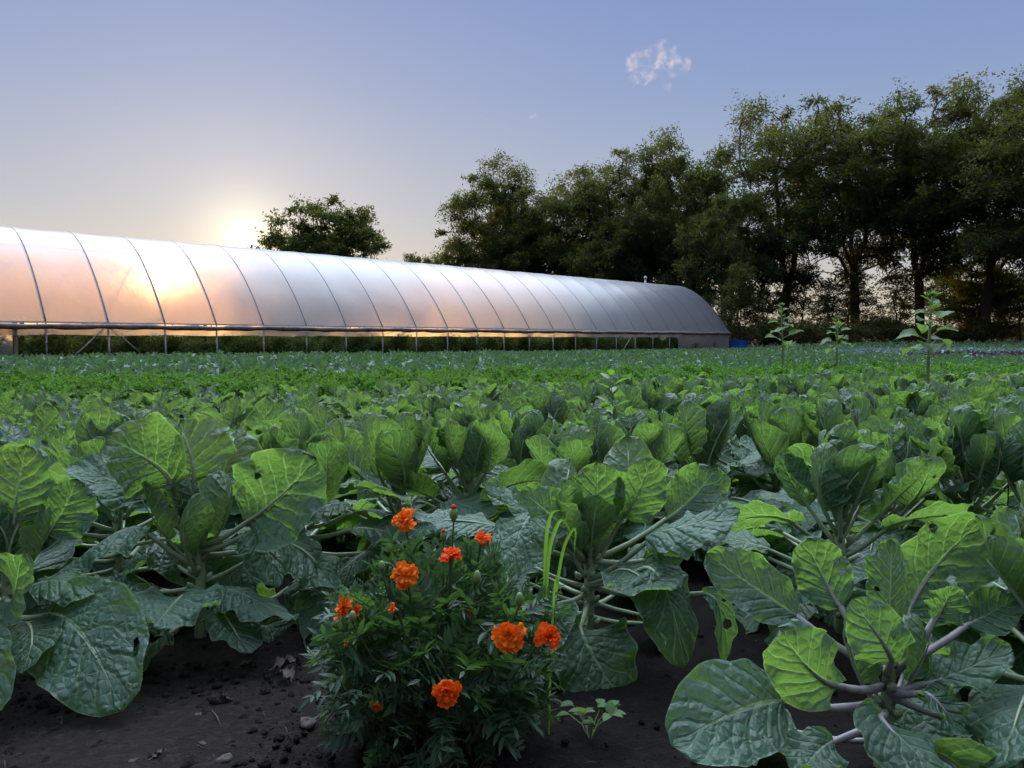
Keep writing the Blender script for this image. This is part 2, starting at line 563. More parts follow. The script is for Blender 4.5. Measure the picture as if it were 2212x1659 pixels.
M = dict(
    sprout=brassica_mat('sprout_leaf', (0.038, 0.092, 0.054), (0.068, 0.138, 0.088), (0.094, 0.165, 0.090), (0.24, 0.33, 0.20), (0.19, 0.355, 0.05)),
    broccoli=brassica_mat('broccoli_leaf', (0.030, 0.080, 0.038), (0.054, 0.118, 0.068), (0.085, 0.145, 0.085), (0.21, 0.29, 0.18), (0.18, 0.32, 0.05), 7.0, 1.5),
    kale=brassica_mat('blue_kale_leaf', (0.036, 0.092, 0.046), (0.064, 0.132, 0.074), (0.088, 0.150, 0.084), (0.19, 0.25, 0.20), (0.12, 0.26, 0.06), 7.0, 1.5, 0.25),
    pale=brassica_mat('pale_blue_leaf', (0.14, 0.21, 0.25), (0.20, 0.28, 0.33), (0.18, 0.25, 0.28), (0.25, 0.3, 0.32), (0.14, 0.22, 0.12), 7.0, 1.5, 0.2),
    purple=brassica_mat('purple_leaf', (0.035, 0.025, 0.045), (0.06, 0.04, 0.07), (0.06, 0.045, 0.06), (0.12, 0.06, 0.1), (0.10, 0.05, 0.08), 7.0, 1.5, 0.2),
    curly=foliage_mat('curly_leaf', (0.045, 0.115, 0.020), (0.075, 0.170, 0.030), (0.16, 0.36, 0.03), 6.0),
    stem=simple_mat('sprout_stem', (0.20, 0.27, 0.15), (0.28, 0.33, 0.22), 30.0, 0.5),
    lilac=simple_mat('lilac_stalk', (0.19, 0.17, 0.19), (0.27, 0.26, 0.25), 14.0, 0.5),
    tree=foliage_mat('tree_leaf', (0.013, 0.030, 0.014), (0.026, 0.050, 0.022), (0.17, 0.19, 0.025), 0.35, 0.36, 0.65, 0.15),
    shrub=foliage_mat('shrub_leaf', (0.040, 0.066, 0.026), (0.080, 0.105, 0.038), (0.24, 0.20, 0.03), 1.2),
    crop=foliage_mat('tunnel_crop_leaf', (0.050, 0.105, 0.032), (0.095, 0.165, 0.050), (0.22, 0.30, 0.04), 2.5),
    bark=simple_mat('bark', (0.035, 0.027, 0.020), (0.065, 0.05, 0.038), 6.0, 0.9, 0.2, 0, 0.6),
    film=film_mat('greenhouse_film'),
    film_far=film_mat('clearer_film', 0.40, 0.12, 0.03, 0.40),
    film_side=film_mat('side_film', 0.15, 0.12, 0.03, 0.3),
    steel=simple_mat('galvanised_steel', (0.40, 0.41, 0.42), (0.52, 0.53, 0.54), 9.0, 0.45, 0.5, 0.25),
    rib=simple_mat('dull_steel', (0.05, 0.05, 0.052), (0.08, 0.08, 0.083), 9.0, 0.6, 0.4),
    wood=simple_mat('weathered_wood', (0.16, 0.11, 0.08), (0.26, 0.19, 0.14), 5.0, 0.85, 0.2, 0, 0.4),
    roll=simple_mat('rolled_curtain', (0.075, 0.055, 0.055), (0.15, 0.12, 0.115), 3.0, 0.6, 0.4, 0, 0.5),
    blue=simple_mat('blue_plastic', (0.02, 0.12, 0.55), (0.03, 0.16, 0.65), 4.0, 0.4),
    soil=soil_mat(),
    stone=simple_mat('stone', (0.07, 0.06, 0.057), (0.12, 0.105, 0.095), 20.0, 0.9, 0.2, 0, 0.4),
    dry=simple_mat('dry_leaf', (0.055, 0.043, 0.034), (0.10, 0.08, 0.064), 25.0, 0.8, 0.2, 0, 0.4),
    petal=None,
    marigold=foliage_mat('marigold_leaf', (0.022, 0.050, 0.024), (0.042, 0.082, 0.040), (0.11, 0.25, 0.04), 9.0, 0.28, 0.5, 0.4),
    calyx=simple_mat('calyx', (0.10, 0.17, 0.05), (0.16, 0.24, 0.08), 40.0, 0.5),
    grass=foliage_mat('grass_blade', (0.07, 0.16, 0.025), (0.11, 0.21, 0.04), (0.20, 0.38, 0.04), 9.0, 0.45, 0.4, 0.4),
    sunleaf=foliage_mat('sunflower_leaf', (0.055, 0.115, 0.035), (0.085, 0.150, 0.050), (0.22, 0.38, 0.05), 5.0, 0.35),
    sunstem=simple_mat('sunflower_stem', (0.13, 0.21, 0.08), (0.19, 0.27, 0.11), 12.0, 0.6),
    maristem=simple_mat('marigold_stem', (0.05, 0.075, 0.03), (0.08, 0.11, 0.045), 12.0, 0.6),
    plume=simple_mat('amaranth_plume', (0.24, 0.07, 0.035), (0.34, 0.11, 0.05), 9.0, 0.8),
)


def petal_mat():
    m, t, o = new_mat('marigold_petal')
    uv = N(t, 'ShaderNodeUVMap', uv_map='UVMap')
    sp = N(t, 'ShaderNodeSeparateXYZ')
    L(t, uv.outputs[0], sp.inputs[0])
    tc = N(t, 'ShaderNodeTexCoord')
    f = noise(t, tc.outputs['Object'], 60.0, 3.0)
    oi = N(t, 'ShaderNodeObjectInfo')
    c = mixc(t, sp.outputs[0], (0.55, 0.042, 0.003), (0.82, 0.135, 0.004))
    c = mixc(t, mathn(t, 'MULTIPLY', smooth(t, f, 0.4, 0.7), 0.4), c, (0.85, 0.17, 0.006))
    hsv = N(t, 'ShaderNodeHueSaturation')
    L(t, c, hsv.inputs['Color'])
    L(t, mathn(t, 'ADD', mathn(t, 'MULTIPLY', oi.outputs['Random'], 0.02), 0.49), hsv.inputs['Hue'])
    p = principled(t, hsv.outputs[0], 0.6, 0.2)
    tr = N(t, 'ShaderNodeBsdfTranslucent')
    tr.inputs['Color'].default_value = (0.9, 0.12, 0.004, 1)
    mx = N(t, 'ShaderNodeMixShader')
    mx.inputs[0].default_value = 0.3
    L(t, p.outputs[0], mx.inputs[1])
    L(t, tr.outputs[0], mx.inputs[2])
    L(t, mx.outputs[0], o.inputs[0])
    return m


M['petal'] = petal_mat()

# ------------------------------------------------------------------ ground
def build_ground():
    mb = MB()
    # fine near the camera, coarse to the horizon
    def axis(lo, hi, near):
        xs = set(np.round(np.arange(-near, near + 0.001, 0.1), 3))
        x = near
        s = 0.15
        while x < max(abs(lo), hi):
            x += s
            s *= 1.22
            xs.add(round(min(x, hi), 3))
            xs.add(round(max(-x, lo), 3))
        return np.array(sorted(xs))
    xs = axis(-1600, 1600, 4.0)
    ys = axis(-1600, 1600, 4.0)
    rs = np.random.RandomState(3)
    ph = rs.rand(8) * 6
    V, U = [], []
    for y in ys:
        for x in xs:
            z = ground_z(x, y)
            k = 1.0 if math.hypot(x, y) < 30 else 0.0
            z += k * 0.012 * (math.sin(3.1 * x + ph[0] + 1.7 * math.sin(y * 1.3)) * math.sin(2.7 * y + ph[1]) + 0.6 * math.sin(8.3 * x + ph[2]) * math.sin(7.1 * y + ph[3] + x))
            V.append((x, y, z))
    mb.add(V, grid_quads(len(ys), len(xs))[:, ::-1], uv=np.zeros((len(V), 2)))
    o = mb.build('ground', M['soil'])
    tag(o, kind='structure')


build_ground()

# ------------------------------------------------------------------ greenhouse
GP = np.array((-17.1, 28.3, 0.0))
GD = np.array((0.7096, 0.7046, 0.0))
GN = np.array((-0.7046, 0.7096, 0.0))
ZZ = np.array((0, 0, 1.0))
BAY = 2.13
HIP = 1.53
K0, K1 = -3, 23
_pts = [(0, 1.53), (0.30, 1.98), (0.62, 2.42), (1.05, 2.95), (1.52, 3.45), (2.15, 4.07), (2.85, 4.62), (3.45, 5.0), (4.0, 5.27), (4.6, 5.47), (5.2, 5.56)]
PROF = np.array(_pts + [(10.4 - w, z) for w, z in _pts[-2::-1]])


def gh(k, w, z):
    return GP + GD * (BAY * k) + GN * w + ZZ * z


def prof_fine(n):
    d = np.concatenate([[0], np.cumsum(np.linalg.norm(np.diff(PROF, axis=0), axis=1))])
    q = np.linspace(0, d[-1], n)
    return np.stack([np.interp(q, d, PROF[:, 0]), np.interp(q, d, PROF[:, 1])], 1)


def build_greenhouse():
    root = thing('high_tunnel_greenhouse', 'long white plastic film greenhouse with curved roof, glowing peach at one end', 'greenhouse', tuple(GP))
    rl = np.array(GP)

    def bld(mb, name, mat, parent=root, smooth=True):
        for i in range(len(mb.V)):
            mb.V[i] = mb.V[i] - rl
        return mb.build(name, mat, parent, smooth)
    P = prof_fine(41)
    # smooth the profile a little
    for _ in range(3):
        P[1:-1] = 0.25 * P[:-2] + 0.5 * P[1:-1] + 0.25 * P[2:]
    Tn = np.gradient(P, axis=0)
    Nn = np.stack([-Tn[:, 1], Tn[:, 0]], 1)
    Nn /= np.linalg.norm(Nn, axis=1)[:, None]
    rs = np.random.RandomState(5)
    # film
    sub = 6
    ks = np.arange((K1 - K0) * sub + 1) / sub + K0
    V = []
    for k in ks:
        f = abs(math.sin(math.pi * k)) ** 1.2
        for i, (w, z) in enumerate(P):
            s = i / (len(P) - 1)
            off = 0.035 - 0.02 * f * math.sin(math.pi * s) ** 0.5 + 0.008 * math.sin(k * 3.3 + s * 9) * f
            V.append(gh(k, w + Nn[i][0] * off, z + Nn[i][1] * off))
    mb = MB()
    VV = np.array(V).reshape(len(ks), len(P), 3)
    hf = len(P) // 2
    mb.add(VV[:, :hf + 1].reshape(-1, 3), grid_quads(len(ks), hf + 1)[:, ::-1])
    mb.add(VV[:, hf:].reshape(-1, 3), grid_quads(len(ks), len(P) - hf)[:, ::-1], mat=1)
    bld(mb, 'roof_film', [M['film'], M['film_far']])
    # ribs and posts
    for k in range(K0, K1 + 1):
        mb = MB().tube([gh(k, w, z) for w, z in P], np.where(np.arange(len(P)) > len(P) // 2 + 1, 0.026, 0.042), 6)
        bld(mb, 'rib', M['rib'])
        for w in (0.0, 10.4):
            mb = MB().tube([gh(k, w, -0.3), gh(k, w, HIP)], 0.036, 8)
            bld(mb, 'side_post', M['steel'])
    # purlins
    for w, z in ((2.85, 4.60), (5.2, 5.52), (7.55, 4.56)):
        mb = MB().tube([gh(k, w, z - 0.04) for k in np.arange(K0, K1 + 0.1, 0.5)], 0.024, 6)
        bld(mb, 'purlin', M['rib'])
    ax = np.array([GD, GN, ZZ])
    for w, sgn in ((0.0, -1), (10.4, 1)):
        mb = MB()
        L_ = (K1 - K0) * BAY
        mb.box(gh((K0 + K1) / 2, w + sgn * 0.065, HIP + 0.01), (L_, 0.045, 0.06), ax)
        bld(mb, 'hip_rail', M['steel'], smooth=False)
        # rolled up curtain
        kk = np.arange(K0, K1 + 0.01, 0.1)
        ph = rs.rand(6) * 6
        pts = [gh(k, w + sgn * (0.15 + 0.012 * math.sin(k * 5 + ph[0])), HIP - 0.135 + 0.014 * math.sin(k * 2.1 + ph[1]) + 0.01 * math.sin(k * 7.7 + ph[2])) for k in kk]
        rad = [0.105 + 0.012 * math.sin(k * 6.1 + ph[3]) + 0.008 * math.sin(k * 17 + ph[4]) for k in kk]
        bld(MB().tube(pts, rad, 10), 'rolled_curtain', M['roll'])
        # loose hem hanging under the roll
        V = []
        for k in kk:
            for j in range(4):
                V.append(gh(k, w + sgn * (0.14 + 0.02 * math.sin(k * 9 + j)), HIP - 0.20 - 0.085 * j - (0.015 * math.sin(k * 3.7 + ph[5]) if j == 3 else 0)))
        bld(MB().add(V, grid_quads(len(kk), 4)), 'curtain_hem', M['film_side'])
        # closed side panels
        for a, b in ((K0, -0.5), (19.5, K1)):
            kk2 = np.linspace(a, b, 14)
            V = [gh(k, w + sgn * 0.05 + 0.01 * math.sin(k * 8), z) for k in kk2 for z in np.linspace(0.0, HIP - 0.01, 6)]
            bld(MB().add(V, grid_quads(14, 6)), 'side_panel', M['film_side'])
    # wooden jamb posts by the closed panel and diagonal pipe braces
    for k, w in ((-0.46, -0.02), (-0.28, 0.75)):
        bld(MB().box(gh(k, w, 0.7), (0.12, 0.12, 1.65), ax), 'timber_post', M['wood'], smooth=False)
    for k0, k1, w in ((0.3, 1.0, 0.05), (1.75, 1.02, 0.2), (16.3, 17.0, 0.05), (21.7, 21.0, 0.05)):
        bld(MB().tube([gh(k0, w, 0.0), gh(k1, w, HIP - 0.03)], 0.03, 6), 'diagonal_brace', M['steel'])
    # wires and cross ties
    for k in (-1, 2, 5, 8, 11, 14, 17, 20):
        bld(MB().tube([gh(k, 0.15, 1.75), gh(k, 10.25, 1.75)], 0.018, 5), 'cross_tie', M['steel'])
        bld(MB().tube([gh(k, 2.9, 4.5), gh(k + 0.05, 5.2, 1.75), gh(k, 7.5, 4.5)], 0.016, 5), 'truss_web', M['steel'])
    # end walls
    for k, sgn in ((K0, -1), (K1, 1)):
        V = [gh(k + sgn * 0.03, w, z) for w, z in P]
        V2 = [gh(k + sgn * 0.03, w, 0.0) for w, z in P]
        n = len(P)
        q = [(i, i + 1, n + i + 1, n + i) for i in range(n - 1)]
        bld(MB().add(V + V2, q), 'end_wall', M['film_side'])
        for w in (2.6, 4.4, 6.0, 7.8):
            zt = float(np.interp(w, PROF[:, 0], PROF[:, 1]))
            bld(MB().box(gh(k - sgn * 0.03, w, zt / 2), (0.05, 0.09, zt - 0.1), ax), 'end_stud', M['wood'], smooth=False)
    # stove pipe at the far end
    c = gh(21.9, 6.6, 0)
    mb = MB().tube([c + ZZ * 1.5, c + ZZ * 6.05], 0.085, 10)
    pipe = bld(mb, 'stove_pipe', M['steel'])
    mb = MB().tube([c + ZZ * 6.05, c + ZZ * 6.1, c + ZZ * 6.22, c + ZZ * 6.3], [0.09, 0.15, 0.15, 0.03], 10)
    bld(mb, 'pipe_cap', M['steel'], pipe)
    return root


build_greenhouse()


# ------------------------------------------------------------------ leaf scatter: trees, shrubs
def leaf_cloud(mb, C, D, Ln, Wd, rs, mat=0, bend=0.25):
    """a rhombic leaf at every point C pointing along D"""
    n = len(C)
    D = D / (np.linalg.norm(D, axis=1)[:, None] + 1e-9)
    X = np.cross(D, rs.normal(size=(n, 3)))
    X /= np.linalg.norm(X, axis=1)[:, None] + 1e-9
    Nn = np.cross(X, D)
    Ln = np.broadcast_to(Ln, (n,))[:, None]
    Wd = np.broadcast_to(Wd, (n,))[:, None]
    V = np.stack([C, C + D * Ln * 0.45 + X * Wd * 0.5 + Nn * Ln * bend * 0.4, C + D * Ln, C + D * Ln * 0.45 - X * Wd * 0.5 + Nn * Ln * bend * 0.4], 1)
    q = np.arange(n * 4).reshape(-1, 4)
    U = np.tile(np.array([(0, .5), (.5, 1), (1, .5), (.5, 0)]), (n, 1))
    mb.add(V.reshape(-1, 3), q, None, U, mat)


def make_tree(seed, H, W, base, tr, ncl, nleaf, lsize, forks=2, droop=0.5, crad=0.085, shell=0.5, lobes=None):
    """returns (trunk mesh, crown mesh)"""
    rs = np.random.RandomState(seed)
    nodes, parent, = [], []

    def addpath(P, par):
        for p in P:
            nodes.append(np.array(p))
            parent.append(par)
            par = len(nodes) - 1
        return par
    # trunk with a fork
    lean = rs.normal(size=2) * 0.04
    zf = H * (base * 0.9 + 0.06)
    P = [(lean[0] * z + 0.06 * math.sin(z * 0.7 + seed), lean[1] * z + 0.06 * math.cos(z * 0.6 + seed), z) for z in np.linspace(-0.2, zf, 7)]
    root_end = addpath(P, -1)
    a0 = rs.rand() * 6.28
    for f in range(forks):
        a = a0 + f * 2 * math.pi / forks + rs.normal() * 0.3
        r_ = W * (0.08 + 0.1 * rs.rand())
        zt = H * (0.72 + 0.12 * rs.rand())
        pts = []
        for s in np.linspace(0.14, 1, 7):
            pts.append(np.array(P[-1]) + np.array((math.cos(a) * r_ * s ** 0.8, math.sin(a) * r_ * s ** 0.8, (zt - zf) * s)) + rs.normal(size=3) * 0.12 * np.array((1, 1, 0.3)))
        addpath(pts, root_end)
    # targets in the crown volume
    T = []
    lobes = lobes or [(0, 0, (base + 1) / 2, W / 2, (1 - base) / 2)]
    tot = sum(l[3] for l in lobes)
    for (lx, ly, lz, lr, lh) in lobes:
        want = int(ncl * lr / tot)
        tries = 0
        mine = []
        while len(mine) < want and tries < 6000:
            tries += 1
            v = rs.normal(size=3)
            v /= np.linalg.norm(v)
            r_ = rs.rand() ** (shell)
            zz = v[2] * r_
            p = np.array((lx + v[0] * r_ * lr * (1.0 - 0.15 * max(0, -zz)), ly + v[1] * r_ * lr, lz * H + zz * lh * H))
            p += rs.normal(size=3) * 0.35
            if all(np.linalg.norm(p - q) > H * 0.052 for q in mine):
                mine.append(p)
        T += mine
    T.sort(key=lambda p: math.hypot(p[0], p[1]) + 0.25 * abs(p[2] - zf))
    tips = []
    for p in T:
        A = np.array(nodes)
        d = np.linalg.norm(A - p, axis=1) + 1.6 * np.maximum(0, A[:, 2] - p[2] + 0.1 * H * 0.3)
        d[:4] += 50
        i = int(np.argmin(d))
        a = nodes[i]
        pts = []
        for s in (0.25, 0.5, 0.75, 1.0):
            m_ = a + (p - a) * s + np.array((0, 0, 0.10 * np.linalg.norm(p - a) * math.sin(math.pi * s)))
            if s < 1:
                m_ = m_ + rs.normal(size=3) * 0.05 * np.linalg.norm(p - a)
            pts.append(m_)
        addpath(pts, i)
        tips.append(p)
    n = len(nodes)
    cnt = np.ones(n)
    for i in range(n - 1, 0, -1):
        if parent[i] >= 0:
            cnt[parent[i]] += cnt[i] if False else 0
    load = np.zeros(n)
    haschild = np.zeros(n, bool)
    for i in range(n):
        if parent[i] >= 0:
            haschild[parent[i]] = True
    for i in range(n - 1, -1, -1):
        if not haschild[i]:
            load[i] += 1
        if parent[i] >= 0:
            load[parent[i]] += load[i]
    rad = tr * (load / load[0]) ** 0.5
    rad = np.maximum(rad, 0.018)
    rad[0] *= 1.25
    tm = MB()
    for i in range(1, n):
        p = parent[i]
        seg = 8 if rad[p] > tr * 0.4 else 5
        tm.tube([nodes[p], (nodes[p] + nodes[i]) / 2, nodes[i]], [min(rad[p], rad[i] * 1.3), rad[i] * 1.08, rad[i]], seg, cap=False)
    cm = MB()
    per = nleaf // max(1, len(tips))
    for p in tips:
        big = 0.65 + 0.8 * rs.rand()
        r_ = crad * H * big
        # sub-sprays radiating from the tip
        ns = max(5, int(14 * big))
        dirs = rs.normal(size=(ns, 3))
        dirs[:, 2] = dirs[:, 2] * 0.6 + 0.15
        dirs /= np.linalg.norm(dirs, axis=1)[:, None]
        k = int(per * big)
        which = rs.randint(0, ns, k)
        along = rs.rand(k) ** 0.7
        C = p + dirs[which] * (along * r_ * (0.6 + 0.7 * rs.rand(ns)[which]))[:, None]
        C += rs.normal(size=(k, 3)) * r_ * 0.13
        C[:, 2] -= droop * r_ * along ** 2 * 0.5
        Dv = dirs[which] * 0.7 + rs.normal(size=(k, 3)) * 0.65
        Dv[:, 2] -= droop
        Ls = lsize * (0.6 + 0.8 * rs.rand(k))
        leaf_cloud(cm, C, Dv, Ls, Ls * 0.36, rs)
    return tm, cm


tree_kinds = []          # (trunk mesh, crown mesh, height, width)
for sd, args in enumerate([
    dict(H=20, W=12, base=0.2, tr=0.34, ncl=120, nleaf=41000, lsize=0.27, forks=2, droop=0.6, crad=0.062, shell=0.42),
    dict(H=20, W=11, base=0.2, tr=0.32, ncl=115, nleaf=41000, lsize=0.27, forks=3, droop=0.5, crad=0.062, shell=0.42),
    dict(H=20, W=12.5, base=0.10, tr=0.30, ncl=140, nleaf=66000, lsize=0.31, forks=2, droop=0.4, crad=0.068, shell=0.45),
    dict(H=12, W=10, base=0.10, tr=0.26, ncl=95, nleaf=34000, lsize=0.27, forks=3, droop=0.35, crad=0.075),
]):
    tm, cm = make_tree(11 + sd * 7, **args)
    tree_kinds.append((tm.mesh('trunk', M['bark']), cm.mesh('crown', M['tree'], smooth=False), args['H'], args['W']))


def place_tree(kind, px, depth, top_py, width, rz, label, name='broadleaf_tree', group='trees along the field edge'):
    tmesh, cmesh, H0, W0 = tree_kinds[kind]
    g = at(px, 760, depth)
    gz = ground_z(g[0], g[1])
    top = at(px, top_py, depth)[2]
    sz = (top - gz) / H0 / 1.03
    sx = width / W0
    o = thing(name, label, 'tree', (g[0], g[1], gz), rz, group, (sx, sx, sz))
    obj('trunk', tmesh, o)
    obj('crown', cmesh, o)
    return o


# the lone tree behind the tunnel has its own shape: a tall head and a low side lobe
tm, cm = make_tree(77, H=13.4, W=9, base=0.2, tr=0.25, ncl=140, nleaf=52000, lsize=0.27, forks=2, droop=0.3, crad=0.065,
                   lobes=[(1.0, 0, 0.66, 3.9, 0.30), (-3.0, 0, 0.50, 2.9, 0.20)])
tree_kinds.append((tm.mesh('trunk', M['bark']), cm.mesh('crown', M['tree'], smooth=False), 13.4, 10.9))
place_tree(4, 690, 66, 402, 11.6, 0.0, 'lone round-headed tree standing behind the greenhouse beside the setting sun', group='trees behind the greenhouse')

tm, cm = make_tree(91, H=9, W=4.6, base=0.22, tr=0.09, ncl=70, nleaf=5200, lsize=0.24, forks=2, droop=0.35, crad=0.07, shell=0.4)
tree_kinds.append((tm.mesh('trunk', M['bark']), cm.mesh('crown', M['tree'], smooth=False), 9, 4.6))
TREES = [
    (3, 905, 112, 534, 7.5, 0.4, 'small low tree just right of the lone tree, peeking over the greenhouse roof'),
    (3, 962, 106, 536, 6.5, 2.1, 'small tree at the left foot of the tree row, over the greenhouse roof'),
    (2, 1080, 94, 345, 13.0, 1.0, 'tall tree at the left end of the tree row, sunlit on its left edge'),
    (2, 1215, 89, 368, 14, 2.7, 'dark dense tree, lower-topped, second in the row behind the greenhouse'),
    (1, 1335, 85, 312, 13.0, 4.2, 'dark tree in the row above the middle of the greenhouse roof'),
    (2, 1462, 80, 284, 13.0, 5.1, 'rounded dark tree left of the notch in the tree row'),
    (0, 1690, 73, 182, 14.5, 0.6, 'tall airy tree with yellow sunlit top-left edge, right of the notch in the row'),
    (1, 1850, 70, 190, 14.0, 2.2, 'tall airy tree with a forked trunk above the sunflowers'),
    (0, 1985, 67, 160, 13.5, 3.9, 'tallest airy tree, feathery top, behind the biggest sunflower'),
    (1, 2120, 64, 178, 13.5, 5.2, 'tall loose tree near the right edge, sky showing through its crown'),
    (0, 2270, 58, 132, 13.0, 1.7, 'tree cut off by the right edge of the picture with golden leaf tips'),
    (3, 1575, 70, 400, 9.5, 3.3, 'short bushy tree under the notch in the tree row, above the greenhouse end'),
    (3, 1130, 90, 470, 11.0, 0.2, 'short dark tree below the left trees, just above the greenhouse roof'),
    (3, 1330, 80, 480, 10.0, 4.0, 'short dark tree below the middle trees, just above the greenhouse roof'),
    (3, 2110, 68, 540, 7.5, 2.4, 'short bushy tree low among the trunks near the right edge'),
]
for i, (px, dp, top, wd) in enumerate(((1598, 64, 560, 4.0), (1650, 70, 590, 4.5), (1728, 72, 560, 4.5), (1790, 67, 600, 4.0), (1835, 71, 570, 5.0), (1940, 69, 585, 4.5), (2035, 72, 560, 5.0), (2080, 66, 600, 4.0), (2165, 70, 575, 5.0), (2205, 64, 590, 4.5))):
    TREES.append((5, px, dp, top, wd, i * 1.3, 'slender understorey tree between the trunks of the tall airy trees', 'understorey_tree', 'understorey trees below the tall crowns'))
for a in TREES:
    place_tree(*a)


def make_bush(seed, H, W, nleaf, lsize):
    rs = np.random.RandomState(seed)
    tm = MB()
    cm = MB()
    ncl = 26
    for i in range(ncl):
        a = rs.rand() * 6.28
        r_ = math.sqrt(rs.rand()) * W / 2 * 0.85
        zt = H * (0.35 + 0.6 * rs.rand()) * (1 - 0.45 * (r_ / (W / 2)) ** 2)
        tip = np.array((math.cos(a) * r_, math.sin(a) * r_, zt))
        tm.tube([(0.15 * tip[0], 0.15 * tip[1], -0.05), tip * np.array((0.5, 0.5, 0.55)), tip], [0.02, 0.014, 0.006], 4, cap=False)
        k = nleaf // ncl
        C = tip + rs.normal(size=(k, 3)) * np.array((W * 0.1, W * 0.1, H * 0.14))
        C[:, 2] = np.maximum(C[:, 2], 0.03)
        Dv = rs.normal(size=(k, 3)) + np.array((0, 0, 0.2))
        Ls = lsize * (0.6 + 0.8 * rs.rand(k))
        leaf_cloud(cm, C, Dv, Ls, Ls * 0.5, rs)
    return tm.mesh('stems', M['bark']), cm


bush_kinds = []
for sd in (1, 2, 3):
    tmesh, cm = make_bush(100 + sd, 3.0, 4.4, 5200, 0.24)
    bush_kinds.append((tmesh, cm.mesh('foliage', M['shrub'], smooth=False)))
rs = np.random.RandomState(21)
for i, px in enumerate(np.linspace(1545, 2290, 17)):
    depth = 66 + rs.normal() * 3
    g = at(px + rs.normal() * 12, 740, depth)
    gz = ground_z(g[0], g[1])
    k = i % 3
    o = thing('shrub', 'leafy shrub growing between the trunks along the foot of the tree row', 'shrub', (g[0], g[1], gz), rs.rand() * 6.28, 'shrubs under the tree row', (0.8 + 0.4 * rs.rand(), 0.8 + 0.4 * rs.rand(), 0.3 + 0.5 * rs.rand()))
    obj('stems', bush_kinds[k][0], o)
    obj('foliage', bush_kinds[k][1], o)
for i in range(26):
    kk = -4.0 + i * 1.15 + rs.normal() * 0.15
    p = gh(kk, 13.2 + rs.normal() * 0.5, 0)
    k = i % 3
    o = thing('shrub', 'dark shrub of the hedge seen through the open side, behind the greenhouse', 'shrub', tuple(p), rs.rand() * 6.28, 'hedge shrubs behind the greenhouse', (0.75, 0.75, 0.5 + 0.16 * rs.rand()))
    obj('stems', bush_kinds[k][0], o)
    obj('foliage', bush_kinds[k][1], o)

# crops inside the tunnel
crop_kinds = []
for sd in (1, 2, 3):
    tmesh, cm = make_bush(200 + sd, 1.0, 1.3, 1500, 0.13)
    crop_kinds.append((tmesh, cm.mesh('foliage', M['crop'], smooth=False)))
n = 0
for row, w in enumerate((0.75, 2.8, 5.8, 9.0)):
    for i in range(36):
        kk = -2.6 + i * 0.7 + rs.normal() * 0.06
        if kk > K1 - 0.4:
            continue
        p = gh(kk, w + rs.normal() * 0.12, 0)
        o = thing('tunnel_crop_plant', 'bushy green crop plant growing inside the greenhouse behind the side posts', 'plant', tuple(p), rs.rand() * 6.28, 'crop plants inside the greenhouse', (1.0 + 0.25 * rs.rand(), 1.0 + 0.25 * rs.rand(), 0.75 + 0.5 * rs.rand() + (0.35 if row == 3 else 0)))
        k = rs.randint(3)
        obj('stems', crop_kinds[k][0], o)
        obj('foliage', crop_kinds[k][1], o)


def make_plume(seed):
    rs = np.random.RandomState(seed)
    mb = MB()
    mb.tube([(0, 0, 0), (0.01, 0, 0.5), (0, 0.01, 0.75)], 0.012, 5)
    pm = MB()
    for j in range(9):
        a = rs.rand() * 6.28
        b = np.array((math.cos(a) * 0.09, math.sin(a) * 0.09, 0.6 + 0.4 * rs.rand()))
        C = b + rs.normal(size=(60, 3)) * np.array((0.035, 0.035, 0.09))
        Dv = rs.normal(size=(60, 3)) + np.array((0, 0, 0.8))
        leaf_cloud(pm, C, Dv, 0.06, 0.03, rs)
    return mb.mesh('stem', M['sunstem']), pm.mesh('plume', M['plume'], smooth=False)


pk = make_plume(4)
for i, (px, top, wd) in enumerate(((203, 750, 1.0), (240, 742, 1.0), (373, 738, 1.1), (432, 752, 0.8), (445, 756, 0.8))):
    p = at(px, 770, 28.0 + (px - 100) * 0.028)
    top_z = at(px, top, p[1])[2]
    o = thing('amaranth_plant', ('reddish brown plumed amaranth beside the diagonal brace', 'taller reddish plumed amaranth in front of the second post', 'tallest reddish plumed amaranth between the third and fourth posts', 'short reddish plumed amaranth just left of the fourth post', 'short reddish plumed amaranth closest to the fourth post')[i], 'plant', (p[0], p[1], 0), i, 'amaranths by the greenhouse', (wd * 1.3, wd * 1.3, top_z))
    obj('stem', pk[0], o)
    obj('plume', pk[1], o)

# blue tub at the far end of the tunnel
def build_tub():
    g = at(1596, 745, 63.5)
    g[2] = 0.62 * 0
    o = thing('blue_tub', 'bright blue plastic tub standing at the far corner of the greenhouse', 'tub', (g[0], g[1], ground_z(g[0], g[1])), R(40))
    mb = MB()
    prof = [(0.42, 0.0), (0.46, 0.75), (0.50, 0.76), (0.50, 0.82), (0.45, 0.82), (0.40, 0.06)]
    V, n = [], len(prof)
    for r_, z in prof:
        for sx, sy in ((-1, -1), (1, -1), (1, 1), (-1, 1)):
            V.append((sx * r_ * 1.35, sy * r_, z))
    q = [(i * 4 + j, i * 4 + (j + 1) % 4, (i + 1) * 4 + (j + 1) % 4, (i + 1) * 4 + j) for i in range(n - 1) for j in range(4)]
    q += [(3, 2, 1, 0), ((n - 1) * 4, (n - 1) * 4 + 1, (n - 1) * 4 + 2, (n - 1) * 4 + 3)]
    mb.add(V, q)
    mb.build('tub_shell', M['blue'], o, smooth=False)


build_tub()


